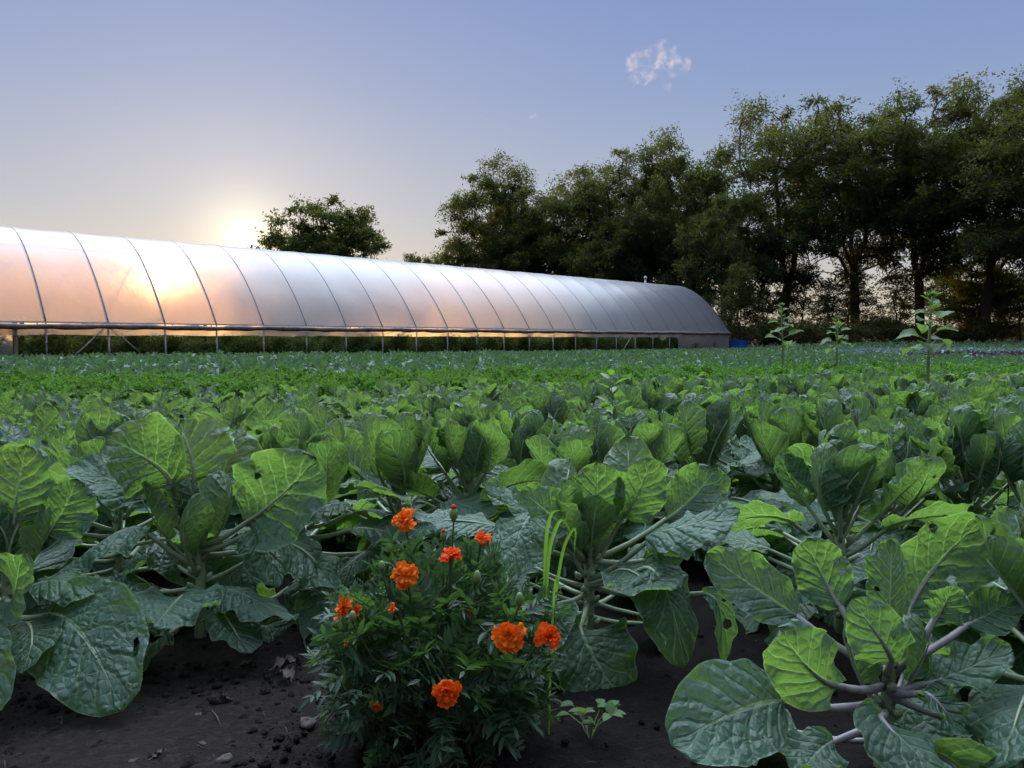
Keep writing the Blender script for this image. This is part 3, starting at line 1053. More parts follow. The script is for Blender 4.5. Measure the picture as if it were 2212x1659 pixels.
# ------------------------------------------------------------------ brassica leaves and plants
def brassica_leaf(mb, A, B, C, width, up, rs, nt=26, ns=15, cup=0.35, ruffle=0.08, quilt=0.02, pet_r=0.008, shape=(1.0, 0.46), lobes=0.0, tang=0.9, holes=0, curl=0.0, twist=0.0, hood=0.0, nv=6.0, mat=0, smat=1, seg=6):
    A, B, C = (np.asarray(p, float) for p in (A, B, C))
    up = np.asarray(up, float)
    Lb = np.linalg.norm(C - B)
    t0 = (B - A)
    t0 = t0 / (np.linalg.norm(t0) + 1e-9)
    t = np.linspace(0, 1, nt)
    ctrl = B + t0 * Lb * 0.45 * tang
    P = ((1 - t) ** 2)[:, None] * B + (2 * t * (1 - t))[:, None] * ctrl + (t ** 2)[:, None] * C
    T = np.gradient(P, axis=0)
    T /= np.linalg.norm(T, axis=1)[:, None]
    X = np.cross(T, up)
    X /= np.linalg.norm(X, axis=1)[:, None] + 1e-9
    Nn = np.cross(X, T)
    if twist:
        a = twist * t
        X, Nn = X * np.cos(a)[:, None] + Nn * np.sin(a)[:, None], Nn * np.cos(a)[:, None] - X * np.sin(a)[:, None]
    hw = np.maximum(np.sin(math.pi * np.clip(t, 0, 1) ** shape[0]), 0) ** shape[1] * width / 2
    hw[0] = pet_r
    s = np.linspace(-1, 1, ns)
    ph = rs.rand(8) * 6.28
    S, Tt = np.meshgrid(s, t)
    edge = 1 + 0.035 * np.sin(9 * Tt + ph[0] + S) + 0.022 * np.sin(23 * Tt + ph[1] + 2 * S)
    if lobes:
        edge = edge * (1 - lobes * (0.5 + 0.5 * np.sin(2 * math.pi * 3.2 * Tt + ph[2] + np.sign(S))) * np.clip(1.1 - Tt, 0, 1))
    W_ = hw[:, None] * (1 + (edge - 1) * np.abs(S))
    ang = cup * (0.55 + 0.45 * np.sin(math.pi * Tt)) * np.abs(S)
    lat = S * W_ * np.cos(ang)
    hgt = np.abs(S) * W_ * np.sin(ang)
    hgt = hgt + ruffle * width * np.abs(S) ** 3 * (np.sin(2 * math.pi * 2.6 * Tt + ph[3] + 1.5 * np.sign(S)) + 0.5 * np.sin(2 * math.pi * 5.7 * Tt + ph[4] - S))
    q = Tt * nv - np.abs(S) ** 0.8 * 1.9
    hgt = hgt + quilt * width * (np.abs(np.sin(math.pi * q)) - 0.5) * np.clip(1.2 - np.abs(S), 0, 1) * np.minimum(1, np.abs(S) * 4)
    hgt = hgt + 0.05 * width * np.sin(2.2 * S + ph[5]) * np.sin(3 * Tt + ph[6])
    hgt = hgt + hood * Lb * np.clip(Tt - 0.45, 0, 1) ** 2 * 3.3 * (0.75 + 0.25 * np.abs(S))
    if curl:
        hgt = hgt + curl * width * np.clip(np.abs(S) - 0.55, 0, 1) ** 2 * 3 * np.sign(np.sin(ph[7]) + 0.4)
    P = P - T * (hood * 0.75 * Lb * np.clip(t - 0.5, 0, 1) ** 2 * 1.6)[:, None]
    V = P[:, None, :] + X[:, None, :] * lat[..., None] + Nn[:, None, :] * hgt[..., None]
    Q = grid_quads(nt, ns)
    if holes:
        cen = np.array([((a + b) / 2) for a, b in zip(np.stack([Tt.ravel()[Q[:, 0]], S.ravel()[Q[:, 0]]], 1), np.stack([Tt.ravel()[Q[:, 2]], S.ravel()[Q[:, 2]]], 1))])
        keep = np.ones(len(Q), bool)
        Vf = V.reshape(-1, 3)
        par = np.stack([Tt.ravel(), S.ravel()], 1)
        for _ in range(holes):
            c = np.array((0.25 + 0.6 * rs.rand(), rs.choice((-1, 1)) * (0.3 + 0.5 * rs.rand())))
            r_ = 0.026 + 0.034 * rs.rand() ** 2
            el = np.array((r_, 2.0 * r_ * Lb / width * (0.7 + 0.5 * rs.rand())))
            dist = np.linalg.norm((par - c) / el, axis=1)
            kk = np.linalg.norm((cen - c) / el, axis=1)
            near = (dist < 1.3) & (dist > 0.6)
            if near.sum() < 5:
                continue
            mid_ = Vf[dist < 1.3].mean(axis=0)
            Vf[near] = mid_ + (Vf[near] - mid_) / dist[near][:, None]
            keep &= ~(dist[Q] < 1.3).all(axis=1)
        V = Vf.reshape(V.shape)
        Q = Q[keep]
    U = np.stack([Tt.ravel(), S.ravel() * 0.5 + 0.5], 1)
    mb.add(V.reshape(-1, 3), Q, None, U, mat)
    if seg:
        # petiole and raised midrib on the underside
        m_ = max(2, int(nt * 0.8))
        np_ = 5
        pp = [A + (B - A) * k for k in np.linspace(0, 1, np_)[:-1]]
        sag = np.linalg.norm(B - A) * 0.05
        pp = [p - np.array((0, 0, sag * math.sin(math.pi * k / (np_ - 1)))) for k, p in enumerate(pp)]
        idx = np.linspace(0, m_ - 1, max(3, m_ // 3)).astype(int)
        mid = [P[i] - Nn[i] * pet_r * 0.55 for i in idx]
        rad = [pet_r * (1.25 - 0.35 * k / np_) for k in range(len(pp))] + [pet_r * 0.9 * (1 - 0.85 * i / m_) for i in idx]
        mb.tube(pp + mid, rad, seg, uv=(0.0, 0.5), mat=smat)


def sprout_leaf_specs(rs, H, n=24, size=1.0):
    """random leaves of one Brussels sprout plant: drooping below, spreading in the middle, upright cupped ones on top"""
    out = []
    for i in range(n):
        f = (i + 0.5) / n
        az = i * 2.39996 + rs.normal() * 0.25
        z = H * (0.16 + 0.74 * f)
        if f > 0.52:                                                # upright cupped paddles
            g = (f - 0.52) / 0.48
            el = 0.85 + 0.6 * g + rs.normal() * 0.12
            pl = (0.12 - 0.07 * g) * size * (0.85 + 0.3 * rs.rand())
            bl = (0.205 - 0.06 * g) * size * (0.85 + 0.35 * rs.rand())
            wd = bl * (0.70 + 0.20 * rs.rand())
            e2 = el + 0.12 + rs.normal() * 0.16
            cup = 0.45 + 0.5 * rs.rand()
        else:                                                       # spreading and drooping lower leaves
            g = f / 0.52
            el = -0.35 + 0.85 * g + rs.normal() * 0.12
            pl = (0.19 - 0.03 * g) * size * (0.85 + 0.3 * rs.rand())
            bl = (0.20 + 0.02 * g) * size * (0.85 + 0.35 * rs.rand())
            wd = bl * (0.74 + 0.22 * rs.rand())
            e2 = el - 0.75 + 0.25 * g + rs.normal() * 0.18
            cup = 0.25 * rs.rand() - 0.15
        d = np.array((math.cos(az), math.sin(az)))
        A = np.array((d[0] * 0.012, d[1] * 0.012, z))
        B = A + pl * np.array((d[0] * math.cos(el), d[1] * math.cos(el), math.sin(el)))
        C = B + bl * np.array((d[0] * math.cos(e2), d[1] * math.cos(e2), math.sin(e2)))
        C[:2] += np.array((-d[1], d[0])) * rs.normal() * 0.05 * size
        upv = np.array((-d[0] * math.sin(el), -d[1] * math.sin(el), math.cos(el)))
        upv = upv + rs.normal(size=3) * 0.22
        out.append(dict(A=A, B=B, C=C, width=wd, up=upv, cup=cup, ruffle=0.03 + 0.035 * rs.rand(), twist=rs.normal() * 0.3, hood=(0.04 + 0.26 * rs.rand()) * min(1, f * 1.6), pet_r=0.0068 * size * (1.05 - 0.4 * f), f=f))
    return out


def stem_mesh(rs, H, r0=0.017):
    mb = MB()
    z = np.linspace(-0.03, H * 0.95, 9)
    P = [(0.006 * math.sin(a * 9), 0.006 * math.cos(a * 7), a) for a in z]
    mb.tube(P, np.linspace(r0, r0 * 0.65, 9) * (1 + 0.08 * rs.rand(9)), 8)
    # leaf scars and little sprouts in the axils
    for i in range(16):
        a = i * 2.4
        zz = H * (0.1 + 0.75 * i / 16)
        c = np.array((math.cos(a) * r0, math.sin(a) * r0, zz))
        mb.tube([c, c + np.array((math.cos(a), math.sin(a), 0.6)) * 0.012, c + np.array((math.cos(a), math.sin(a), 0.9)) * 0.02], [0.006, 0.010, 0.003], 6)
    return mb.mesh('stem', M['stem'])


def add_spec(mb, sp, rs, res):
    k = {a: b for a, b in sp.items() if a not in ('f',)}
    brassica_leaf(mb, rs=rs, nt=res[0], ns=res[1], seg=res[2], **k)


sprout_kinds = []          # (stem mesh, [leaf meshes], merged mesh)
for sd in range(6):
    rs = np.random.RandomState(300 + sd)
    H = 0.40 + 0.06 * rs.rand()
    specs = sprout_leaf_specs(rs, H, 36, 1.0)
    leaves = []
    for sp in specs:
        mb = MB()
        add_spec(mb, dict(sp, holes=(rs.rand() < 0.55) * rs.randint(1, 4), quilt=0.03), np.random.RandomState(rs.randint(1e6)), (24, 15, 6))
        leaves.append(mb.mesh('leaf', [M['sprout'], M['stem']]))
    mb = MB()
    for sp in specs:
        add_spec(mb, sp, np.random.RandomState(rs.randint(1e6)), (16, 9, 4))
    sprout_kinds.append((stem_mesh(rs, H), leaves, mb.mesh('foliage', [M['sprout'], M['stem']])))


def place_sprout(x, y, rz, sc, label, group, full, kind):
    o = thing('brussels_sprout_plant', label, 'plant', (x, y, ground_z(x, y)), rz, group, sc)
    st, lv, fo = sprout_kinds[kind]
    obj('stem', st, o)
    if full:
        for me in lv:
            obj('leaf', me, o)
    else:
        obj('foliage', fo, o)
    return o


# the three foreground plants whose leaves the photograph shows one by one
def hero(stem_px, depth, base_py, top_py, leaves, label, seed, fill=10, size=1.0, stalk='stem'):
    rs = np.random.RandomState(seed)
    b = at(stem_px[0], base_py, depth)
    b[2] = ground_z(b[0], b[1])
    top = at(stem_px[1], top_py, depth)
    H = top[2] - b[2]
    root = thing('brussels_sprout_plant', label, 'plant', tuple(b), 0, 'Brussels sprouts in the front row')
    obj('stem', stem_mesh(rs, H * 1.05, 0.019), root)
    for lf in leaves:
        (ax, ay, ad), (bx, by, bd), (cx, cy_, cd), wpx, up, kw = lf
        A, B, C = at(ax, ay, ad) - b, at(bx, by, bd) - b, at(cx, cy_, cd) - b
        # the petiole springs from the stem
        A = np.array((0, 0, min(A[2], H)))
        A[:2] += (B[:2] / (np.linalg.norm(B[:2]) + 1e-9)) * 0.012
        mb = MB()
        par = dict(width=wpx * (bd + cd) / 2 / FPX, up=up, cup=0.3, ruffle=0.08, quilt=0.045, pet_r=0.0072, hood=0.08, nt=30, ns=19, holes=rs.randint(0, 3))
        par.update(kw)
        brassica_leaf(mb, A, B, C, rs=rs, **par)
        mb.build('leaf', [M['sprout'], M[stalk]], root)
    if fill:
        for sp in sprout_leaf_specs(rs, H, fill, size):
            mb = MB()
            add_spec(mb, dict(sp, holes=rs.randint(0, 3)), rs, (24, 15, 6))
            mb.build('leaf', [M['sprout'], M[stalk]], root)
    return root


UPV = (0, 0, 1)
TOCAM = (0, -1, 0.25)
hero((432, 425), 2.3, 1400, 1130, [
    ((425, 1265, 2.3), (395, 1285, 2.12), (330, 1365, 1.92), 210, (0.1, -0.5, 1), dict(cup=0.25, ruffle=0.07)),
    ((440, 1280, 2.3), (480, 1275, 2.2), (640, 1350, 2.1), 120, (0.2, -0.1, 1), dict(cup=-0.35)),
    ((420, 1220, 2.3), (320, 1150, 2.2), (120, 1265, 2.1), 190, (-0.3, -0.1, 1), dict(cup=-0.4, ruffle=0.06)),
    ((425, 1170, 2.3), (370, 1050, 2.25), (225, 950, 2.2), 190, (-0.4, -0.75, 0.7), dict(cup=0.5, ruffle=0.09)),
    ((430, 1180, 2.3), (535, 1125, 2.2), (690, 985, 2.2), 215, (0.1, -1, 0.35), dict(cup=0.35, ruffle=0.08, holes=2)),
    ((440, 1190, 2.3), (535, 1150, 2.2), (595, 1275, 2.1), 110, (0.6, -0.4, 0.8), dict(cup=-0.3, curl=0.2)),
    ((440, 1200, 2.3), (590, 1170, 2.3), (730, 1275, 2.3), 170, (0.4, -0.2, 1), dict(cup=-0.4)),
    ((425, 1150, 2.3), (420, 1030, 2.3), (380, 905, 2.35), 170, (0, 1, 0.2), dict(cup=0.5)),
    ((425, 1150, 2.3), (470, 1040, 2.35), (520, 920, 2.45), 150, (0.2, 1, 0.2), dict(cup=0.5)),
    ((425, 1160, 2.3), (320, 1080, 2.3), (150, 1010, 2.3), 150, (-0.2, -0.6, 0.9), dict(cup=0.3)),
    ((425, 1160, 2.3), (340, 1010, 2.4), (270, 900, 2.5), 140, (0, 1, 0.3), dict(cup=0.6)),
], 'Brussels sprout plant with bare pale stem and fanned leaf stalks, left of the marigold', 41, 20)
hero((1268, 1285), 2.3, 1400, 1150, [
    ((1290, 1250, 2.3), (1400, 1165, 2.1), (1605, 1115, 2.0), 150, (-0.15, -0.35, 1), dict(cup=-0.35, quilt=0.035, nt=34)),
    ((1280, 1200, 2.3), (1285, 1130, 2.25), (1290, 995, 2.25), 125, (0, -1, 0.2), dict(cup=0.35)),
    ((1290, 1200, 2.3), (1345, 1120, 2.25), (1405, 985, 2.25), 120, (0.25, -1, 0.2), dict(cup=0.3)),
    ((1270, 1200, 2.3), (1230, 1110, 2.3), (1235, 985, 2.4), 110, (-0.2, 1, 0.2), dict(cup=0.6)),
    ((1285, 1200, 2.3), (1340, 1090, 2.4), (1350, 935, 2.5), 140, (0.1, 1, 0.2), dict(cup=0.5)),
    ((1260, 1200, 2.3), (1170, 1130, 2.2), (1040, 1055, 2.15), 115, (-0.4, -0.4, 1), dict(cup=0.2, quilt=0.03)),
    ((1265, 1210, 2.3), (1215, 1140, 2.15), (1120, 1060, 2.1), 110, (-0.3, -0.6, 0.8), dict(cup=0.2, quilt=0.03)),
    ((1260, 1210, 2.3), (1160, 1120, 2.1), (1100, 1260, 1.95), 165, (-0.2, -0.6, 0.8), dict(cup=-0.35, ruffle=0.05)),
    ((1250, 1210, 2.3), (1080, 1140, 2.25), (890, 1125, 2.2), 110, (0.1, -0.3, 1), dict(cup=-0.3, quilt=0.03)),
    ((1290, 1260, 2.3), (1390, 1225, 2.05), (1470, 1445, 1.95), 150, (0.3, -0.9, 0.5), dict(cup=-0.2, ruffle=0.06, holes=3)),
    ((1275, 1300, 2.3), (1255, 1350, 2.05), (1350, 1535, 1.95), 200, (0.15, -1, 0.4), dict(cup=0.2)),
    ((1290, 1265, 2.3), (1520, 1280, 2.0), (1552, 1435, 2.0), 62, (0.3, -0.9, 0.4), dict(cup=0.5)),
    ((1285, 1210, 2.3), (1440, 1120, 2.4), (1545, 1010, 2.5), 140, (0.3, -0.8, 0.5), dict(cup=0.4)),
    ((1285, 1210, 2.3), (1390, 1210, 2.3), (1480, 1130, 2.25), 80, (0.1, -1, 0.4), dict(cup=0.4)),
], 'Brussels sprout plant with tall upright leaves, directly behind the right side of the marigold', 42, 22)
hero((1908, 1900), 1.55, 1690, 1440, [
    ((1900, 1515, 1.55), (1690, 1515, 1.45), (1445, 1620, 1.38), 230, (-0.1, -0.75, 0.8), dict(cup=0.2, ruffle=0.03)),
    ((1895, 1480, 1.55), (1810, 1480, 1.45), (1675, 1345, 1.40), 180, (-0.4, -0.9, 0.5), dict(cup=-0.25, quilt=0.035)),
    ((1905, 1450, 1.55), (1925, 1430, 1.47), (1835, 1290, 1.47), 135, (-0.35, -0.9, 0.4), dict(cup=-0.2, quilt=0.035)),
    ((1910, 1440, 1.55), (1925, 1330, 1.55), (1930, 1165, 1.6), 110, (-0.8, -0.6, 0.2), dict(cup=0.6)),
    ((1905, 1530, 1.55), (1905, 1545, 1.42), (2060, 1720, 1.28), 175, (0.3, -0.7, 0.8), dict(cup=-0.2, ruffle=0.05)),
    ((1915, 1490, 1.55), (2000, 1475, 1.5), (2180, 1400, 1.5), 120, (0, -0.6, 0.9), dict(cup=0.15, lobes=0.45, ruffle=0.12)),
    ((1915, 1490, 1.55), (1995, 1495, 1.45), (2080, 1590, 1.4), 110, (0.3, -0.7, 0.7), dict(cup=0.15, lobes=0.4, ruffle=0.12)),
    ((1915, 1460, 1.55), (2020, 1340, 1.55), (2060, 1260, 1.55), 100, (0, -0.9, 0.4), dict(cup=0.3, lobes=0.4, holes=3)),
    ((1915, 1500, 1.55), (2100, 1560, 1.45), (2230, 1640, 1.4), 130, (0.2, -0.6, 0.9), dict(cup=0.2, lobes=0.3, holes=2)),
    ((1905, 1430, 1.55), (1960, 1330, 1.65), (2120, 1120, 1.75), 200, (0.1, -1, 0.4), dict(cup=0.35)),
    ((1905, 1450, 1.55), (1815, 1310, 1.65), (1735, 1155, 1.7), 125, (-0.2, -1, 0.3), dict(cup=0.25)),
    ((1900, 1450, 1.55), (1720, 1330, 1.65), (1520, 1195, 1.75), 135, (-0.1, -1, 0.5), dict(cup=0.35)),
    ((1900, 1550, 1.55), (1800, 1600, 1.5), (1730, 1680, 1.4), 140, (-0.2, -0.5, 0.9), dict(cup=0.1)),
    ((1910, 1420, 1.6), (2090, 1350, 1.6), (2200, 1290, 1.6), 110, (0.2, -0.7, 0.7), dict(cup=0.4)),
], 'Brussels sprout plant with lilac leaf stalks in the front right corner', 43, 8, 0.8, 'lilac')
hero((20, 10), 2.05, 1450, 1190, [
    ((40, 1330, 2.05), (105, 1325, 1.95), (280, 1545, 1.75), 250, (-0.1, -0.8, 0.65), dict(cup=0.18, ruffle=0.04, holes=2)),
    ((20, 1290, 2.05), (20, 1300, 1.95), (60, 1190, 1.85), 150, (-0.1, -0.9, 0.6), dict(cup=0.2, quilt=0.03)),
    ((10, 1330, 2.05), (-40, 1350, 1.85), (10, 1540, 1.7), 130, (0.3, -0.9, 0.4), dict(cup=0.2)),
    ((10, 1220, 2.05), (30, 1120, 2.05), (60, 960, 2.1), 170, (0.2, -1, 0.2), dict(cup=0.4)),
    ((10, 1220, 2.05), (100, 1150, 2.1), (170, 1030, 2.15), 150, (0.3, -0.9, 0.4), dict(cup=0.3)),
    ((10, 1280, 2.05), (80, 1260, 2.0), (230, 1290, 1.95), 110, (0, -0.3, 1), dict(cup=-0.2)),
], 'Brussels sprout plant cut off by the left edge, broad leaf hanging over soil', 44, 14)

# rows
def uv_xy(u, v):
    p = UD * u + VD * v
    return p[0], p[1]


def in_view(x, y, m=0.74):
    return y > 0.9 and -m * y - 0.7 < x < m * y + (1.5 if y < 8 else 0.5)


def in_tunnel(x, y):
    v = (x - GP[0]) * GN[0] + (y - GP[1]) * GN[1]
    u = ((x - GP[0]) * GD[0] + (y - GP[1]) * GD[1]) / BAY
    return v > -0.9 and u < K1 + 0.8


taken = [at(432, 1400, 2.3)[:2], at(1268, 1400, 2.3)[:2], at(1908, 1690, 1.55)[:2], at(20, 1450, 2.05)[:2]]
rs = np.random.RandomState(9)
sprouts, broc = [], []
SPR_ROWS = [1.25, 2.12, 2.78, 3.38, 3.98, 4.6, 5.2]
for ri, v in enumerate(SPR_ROWS):
    for u in np.arange(-9, 16, 0.32):
        uu, vv = u + rs.normal() * 0.06, v + rs.normal() * 0.05
        x, y = uv_xy(uu, vv)
        if not in_view(x, y):
            continue
        if ri == 0 and x < 1.0:
            continue
        if any(np.hypot(x - p[0], y - p[1]) < 0.34 for p in taken) or (x < 0.9 and y < 2.35):
            continue
        lim = 3.3 if x < -0.6 else (4.1 if x < 0.6 else 5.6)
        (sprouts if vv < lim else broc).append((x, y, ri))
for i, (x, y, ri) in enumerate(sprouts):
    d = math.hypot(x, y)
    k_ = (0.98 + 0.24 * rs.rand()) * (0.88 if ri > 1 else 0.98)
    sc = (k_, k_, k_ * (1.1 if ri > 1 else 1.0))
    if ri == 0:
        lab = 'leafy Brussels sprout plant of the front right row beside the plant with lilac stalks'
    elif ri <= 1:
        lab = 'Brussels sprout plant with upright cupped leaves in the row beside and behind the marigold'
    elif ri == 2:
        lab = 'Brussels sprout plant with cupped pale-veined leaves in the next row behind the marigold'
    else:
        lab = 'smaller-looking Brussels sprout plant in the farther sprout rows'
    place_sprout(x, y, rs.rand() * 6.28, sc, lab, 'Brussels sprouts in row %s' % ('one', 'two', 'three')[ri] if ri < 3 else 'Brussels sprouts in the farther rows', ri <= 2 and d < 4.2, i % 6)


def rosette(rs, n, H, bl, aspect, spread, ruffle, lobes, res, mats, shape=(0.92, 0.52), upright=0.6):
    """one leafy plant without a tall stem, merged into one mesh builder"""
    mb = MB()
    for i in range(n):
        f = (i + 0.5) / n
        az = i * 2.39996 + rs.normal() * 0.3
        el = 0.1 + upright * 1.3 * f + rs.normal() * 0.18
        d = np.array((math.cos(az), math.sin(az)))
        b_ = bl * (1.0 - 0.35 * f) * (0.8 + 0.4 * rs.rand())
        A = np.array((d[0] * 0.02, d[1] * 0.02, H * (0.15 + 0.35 * f)))
        B = A + 0.35 * spread * np.array((d[0] * math.cos(el), d[1] * math.cos(el), math.sin(el) + 0.1)) * (1.1 - 0.5 * f)
        e2 = el - 0.55 * (1 - f) + rs.normal() * 0.22
        C = B + b_ * np.array((d[0] * math.cos(e2), d[1] * math.cos(e2), math.sin(e2)))
        upv = np.array((-d[0] * math.sin(el), -d[1] * math.sin(el), math.cos(el))) + rs.normal(size=3) * 0.25
        brassica_leaf(mb, A, B, C, b_ * aspect, upv, rs, res[0], res[1], cup=0.2 + 0.5 * rs.rand(), ruffle=ruffle, quilt=0.02, pet_r=0.008, shape=shape, lobes=lobes, twist=rs.normal() * 0.35, seg=res[2])
    return mb


broc_kinds = []
for sd in range(5):
    rs2 = np.random.RandomState(500 + sd)
    mb = rosette(rs2, 17, 0.34, 0.34, 0.62, 0.30, 0.09, 0.2, (16, 9, 4), None, upright=0.75)
    st = MB().tube([(0, 0, -0.02), (0.005, 0, 0.12), (0, 0.004, 0.26)], [0.02, 0.02, 0.016], 7)
    broc_kinds.append((st.mesh('stem', M['stem']), mb.mesh('foliage', [M['broccoli'], M['stem']])))
for v in np.arange(5.9, 10.0, 0.8):
    for u in np.arange(-16, 22, 0.55):
        x, y = uv_xy(u + rs.normal() * 0.07, v + rs.normal() * 0.07)
        if in_view(x, y) and not in_tunnel(x, y):
            broc.append((x, y, 9))
broc.sort(key=lambda p: math.hypot(p[0], p[1]))
for i, (x, y, ri) in enumerate(broc[:300]):
    near = math.hypot(x, y) < 5.2 and x < 0.3
    lab = 'broad-leaved cauliflower plant with big floppy leaves in the rows behind the left sprouts' if near else 'blue-green broccoli plant in the middle rows of the field'
    o = thing('cauliflower_plant' if near else 'broccoli_plant', lab, 'plant', (x, y, ground_z(x, y)), rs.rand() * 6.28, 'cauliflowers behind the left sprouts' if near else 'broccoli plants in the middle rows', (1.12 if near else 0.86) * (0.85 + 0.3 * rs.rand()))
    st, fo = broc_kinds[rs.randint(5)]
    obj('stem', st, o)
    obj('foliage', fo, o)


def merged_copies(name, mbs, places, mats, seed):
    """many far plants as one object: rotated, scaled copies of the builders in mbs"""
    rs_ = np.random.RandomState(seed)
    raw = []
    for mb in mbs:
        raw.append((np.vstack(mb.V), np.vstack(mb.U), np.vstack(mb.Q), np.concatenate(mb.MQ), np.vstack(mb.T) if mb.T else None, np.concatenate(mb.MT) if mb.T else None))
    out = MB()
    for (x, y, s) in places:
        V, U, Q, MQ, T, MT = raw[rs_.randint(len(raw))]
        a = rs_.rand() * 6.28
        c, s_ = math.cos(a) * s, math.sin(a) * s
        W = np.stack([V[:, 0] * c - V[:, 1] * s_ + x, V[:, 0] * s_ + V[:, 1] * c + y, V[:, 2] * s + ground_z(x, y)], 1)
        k = out.n
        out.V.append(W)
        out.U.append(U)
        out.Q.append(Q + k)
        out.MQ.append(MQ)
        if T is not None:
            out.T.append(T + k)
            out.MT.append(MT)
        out.n += len(V)
    return out.build(name, mats)


def curly_mb(seed):
    rs_ = np.random.RandomState(seed)
    mb = MB()
    for i in range(22):
        a = i * 2.4
        r_ = 0.19 * math.sqrt((i + 0.5) / 22)
        c = np.array((math.cos(a) * r_, math.sin(a) * r_, 0.30 - 1.6 * r_ ** 2 * 3 + rs_.normal() * 0.02))
        k = 34
        C = c + rs_.normal(size=(k, 3)) * np.array((0.035, 0.035, 0.03))
        Dv = rs_.normal(size=(k, 3)) + np.array((math.cos(a) * 0.6, math.sin(a) * 0.6, 0.3))
        leaf_cloud(mb, C, Dv, 0.045 * (0.7 + 0.6 * rs_.rand(k)), 0.036, rs_, bend=0.5)
    st = MB()
    for i in range(10):
        a = i * 0.63
        st.tube([(0, 0, 0), (math.cos(a) * 0.05, math.sin(a) * 0.05, 0.14), (math.cos(a) * 0.12, math.sin(a) * 0.12, 0.25)], 0.004, 4, cap=False)
    return st, mb


def band(vr, dv, du, seed, cond=None, m=0.74):
    rs_ = np.random.RandomState(seed)
    out = []
    for v in np.arange(vr[0], vr[1], dv):
        lim = 1.6 * v / 0.25 if v < 12 else 90
        for u in np.arange(-60, 75, du):
            x, y = uv_xy(u + rs_.normal() * du * 0.14, v + rs_.normal() * dv * 0.08)
            if not in_view(x, y, m) or in_tunnel(x, y) or y > 58:
                continue
            if cond and not cond(x, y):
                continue
            out.append((x, y, 0.85 + 0.35 * rs_.rand()))
    out.sort(key=lambda p: math.hypot(p[0], p[1]))
    return out


def plant_band(places, kinds, name, label, group, cat, mats, stuffname, stufflabel, mbs, seed, limit=300, two=True):
    rs_ = np.random.RandomState(seed)
    for (x, y, s) in places[:limit]:
        o = thing(name, label, cat, (x, y, ground_z(x, y)), rs_.rand() * 6.28, group, s)
        st, fo = kinds[rs_.randint(len(kinds))]
        if st is not None:
            obj('stem', st, o)
        obj('foliage', fo, o)
    if len(places) > limit:
        o = merged_copies(stuffname, mbs, places[limit:], mats, seed + 1)
        tag(o, stufflabel, 'crop', kind='stuff')


cur = [curly_mb(600 + i) for i in range(4)]
cur_kinds = [(a.mesh('stem', M['sunstem']), b.mesh('foliage', M['curly'], smooth=False)) for a, b in cur]
pl = band((10.2, 14.2), 0.5, 0.40, 31)
plant_band(pl, cur_kinds, 'curly_kale_plant', 'low curly bright green plant in the strip behind the broccoli', 'low curly plants behind the broccoli', 'plant', M['curly'], 'curly_greens', 'strip of low curly bright green plants across the field', [b for a, b in cur], 32)

km = [rosette(np.random.RandomState(700 + i), 13, 0.24, 0.26, 0.55, 0.22, 0.1, 0.2, (8, 5, 0), None, upright=0.85) for i in range(4)]
kmm = [m_.mesh('foliage', [M['kale'], M['stem']]) for m_ in km]
kst = MB().tube([(0, 0, -0.02), (0.004, 0, 0.1), (0, 0.003, 0.2)], 0.012, 6).mesh('stem', M['stem'])
pl = [(x, y, s_ * (1.06 + 0.36 * ((x * 7.3 + y * 3.1) % 1.0))) for x, y, s_ in band((14.6, 33), 0.95, 0.52, 33)]
pale_box = lambda x, y: 31 < y < 36.5 and 14.5 < x < 22.5
purple_box = lambda x, y: (28 < y < 31 and x > 15.5) or (7.2 < y < 8.8 and x > 4.6)
pl = [p for p in pl if not pale_box(p[0], p[1]) and not purple_box(p[0], p[1])]
plant_band(pl, [(kst, f) for f in kmm], 'kale_plant', 'small blue-green kale plant in the far rows towards the greenhouse', 'kale plants in the far rows', 'plant', [M['kale'], M['stem']], 'kale_rows', 'far rows of blue-green kale reading as one mass', km, 34)
pl = band((33, 60), 1.1, 0.8, 35, lambda x, y: not pale_box(x, y) and not purple_box(x, y))
if pl:
    o = merged_copies('far_field_crop', km, pl, [M['kale'], M['stem']], 36)
    tag(o, 'farthest green crop rows below the trees', 'crop', kind='stuff')
pl = [(x, y, s_ * 1.6) for x, y, s_ in band((10, 40), 0.6, 0.5, 37, pale_box)]
o = merged_copies('pale_kale_strip', km, pl, [M['pale'], M['stem']], 38)
tag(o, 'strip of pale icy blue leaves at the far right end of the field', 'crop', kind='stuff')
pl = [(x, y, s_ * 1.3) for x, y, s_ in band((3, 40), 0.5, 0.4, 39, purple_box)]
o = merged_copies('purple_crop_strip', km, pl, [M['purple'], M['stem']], 40)
tag(o, 'dark purple leafy strip at the right edge of the field', 'crop', kind='stuff')


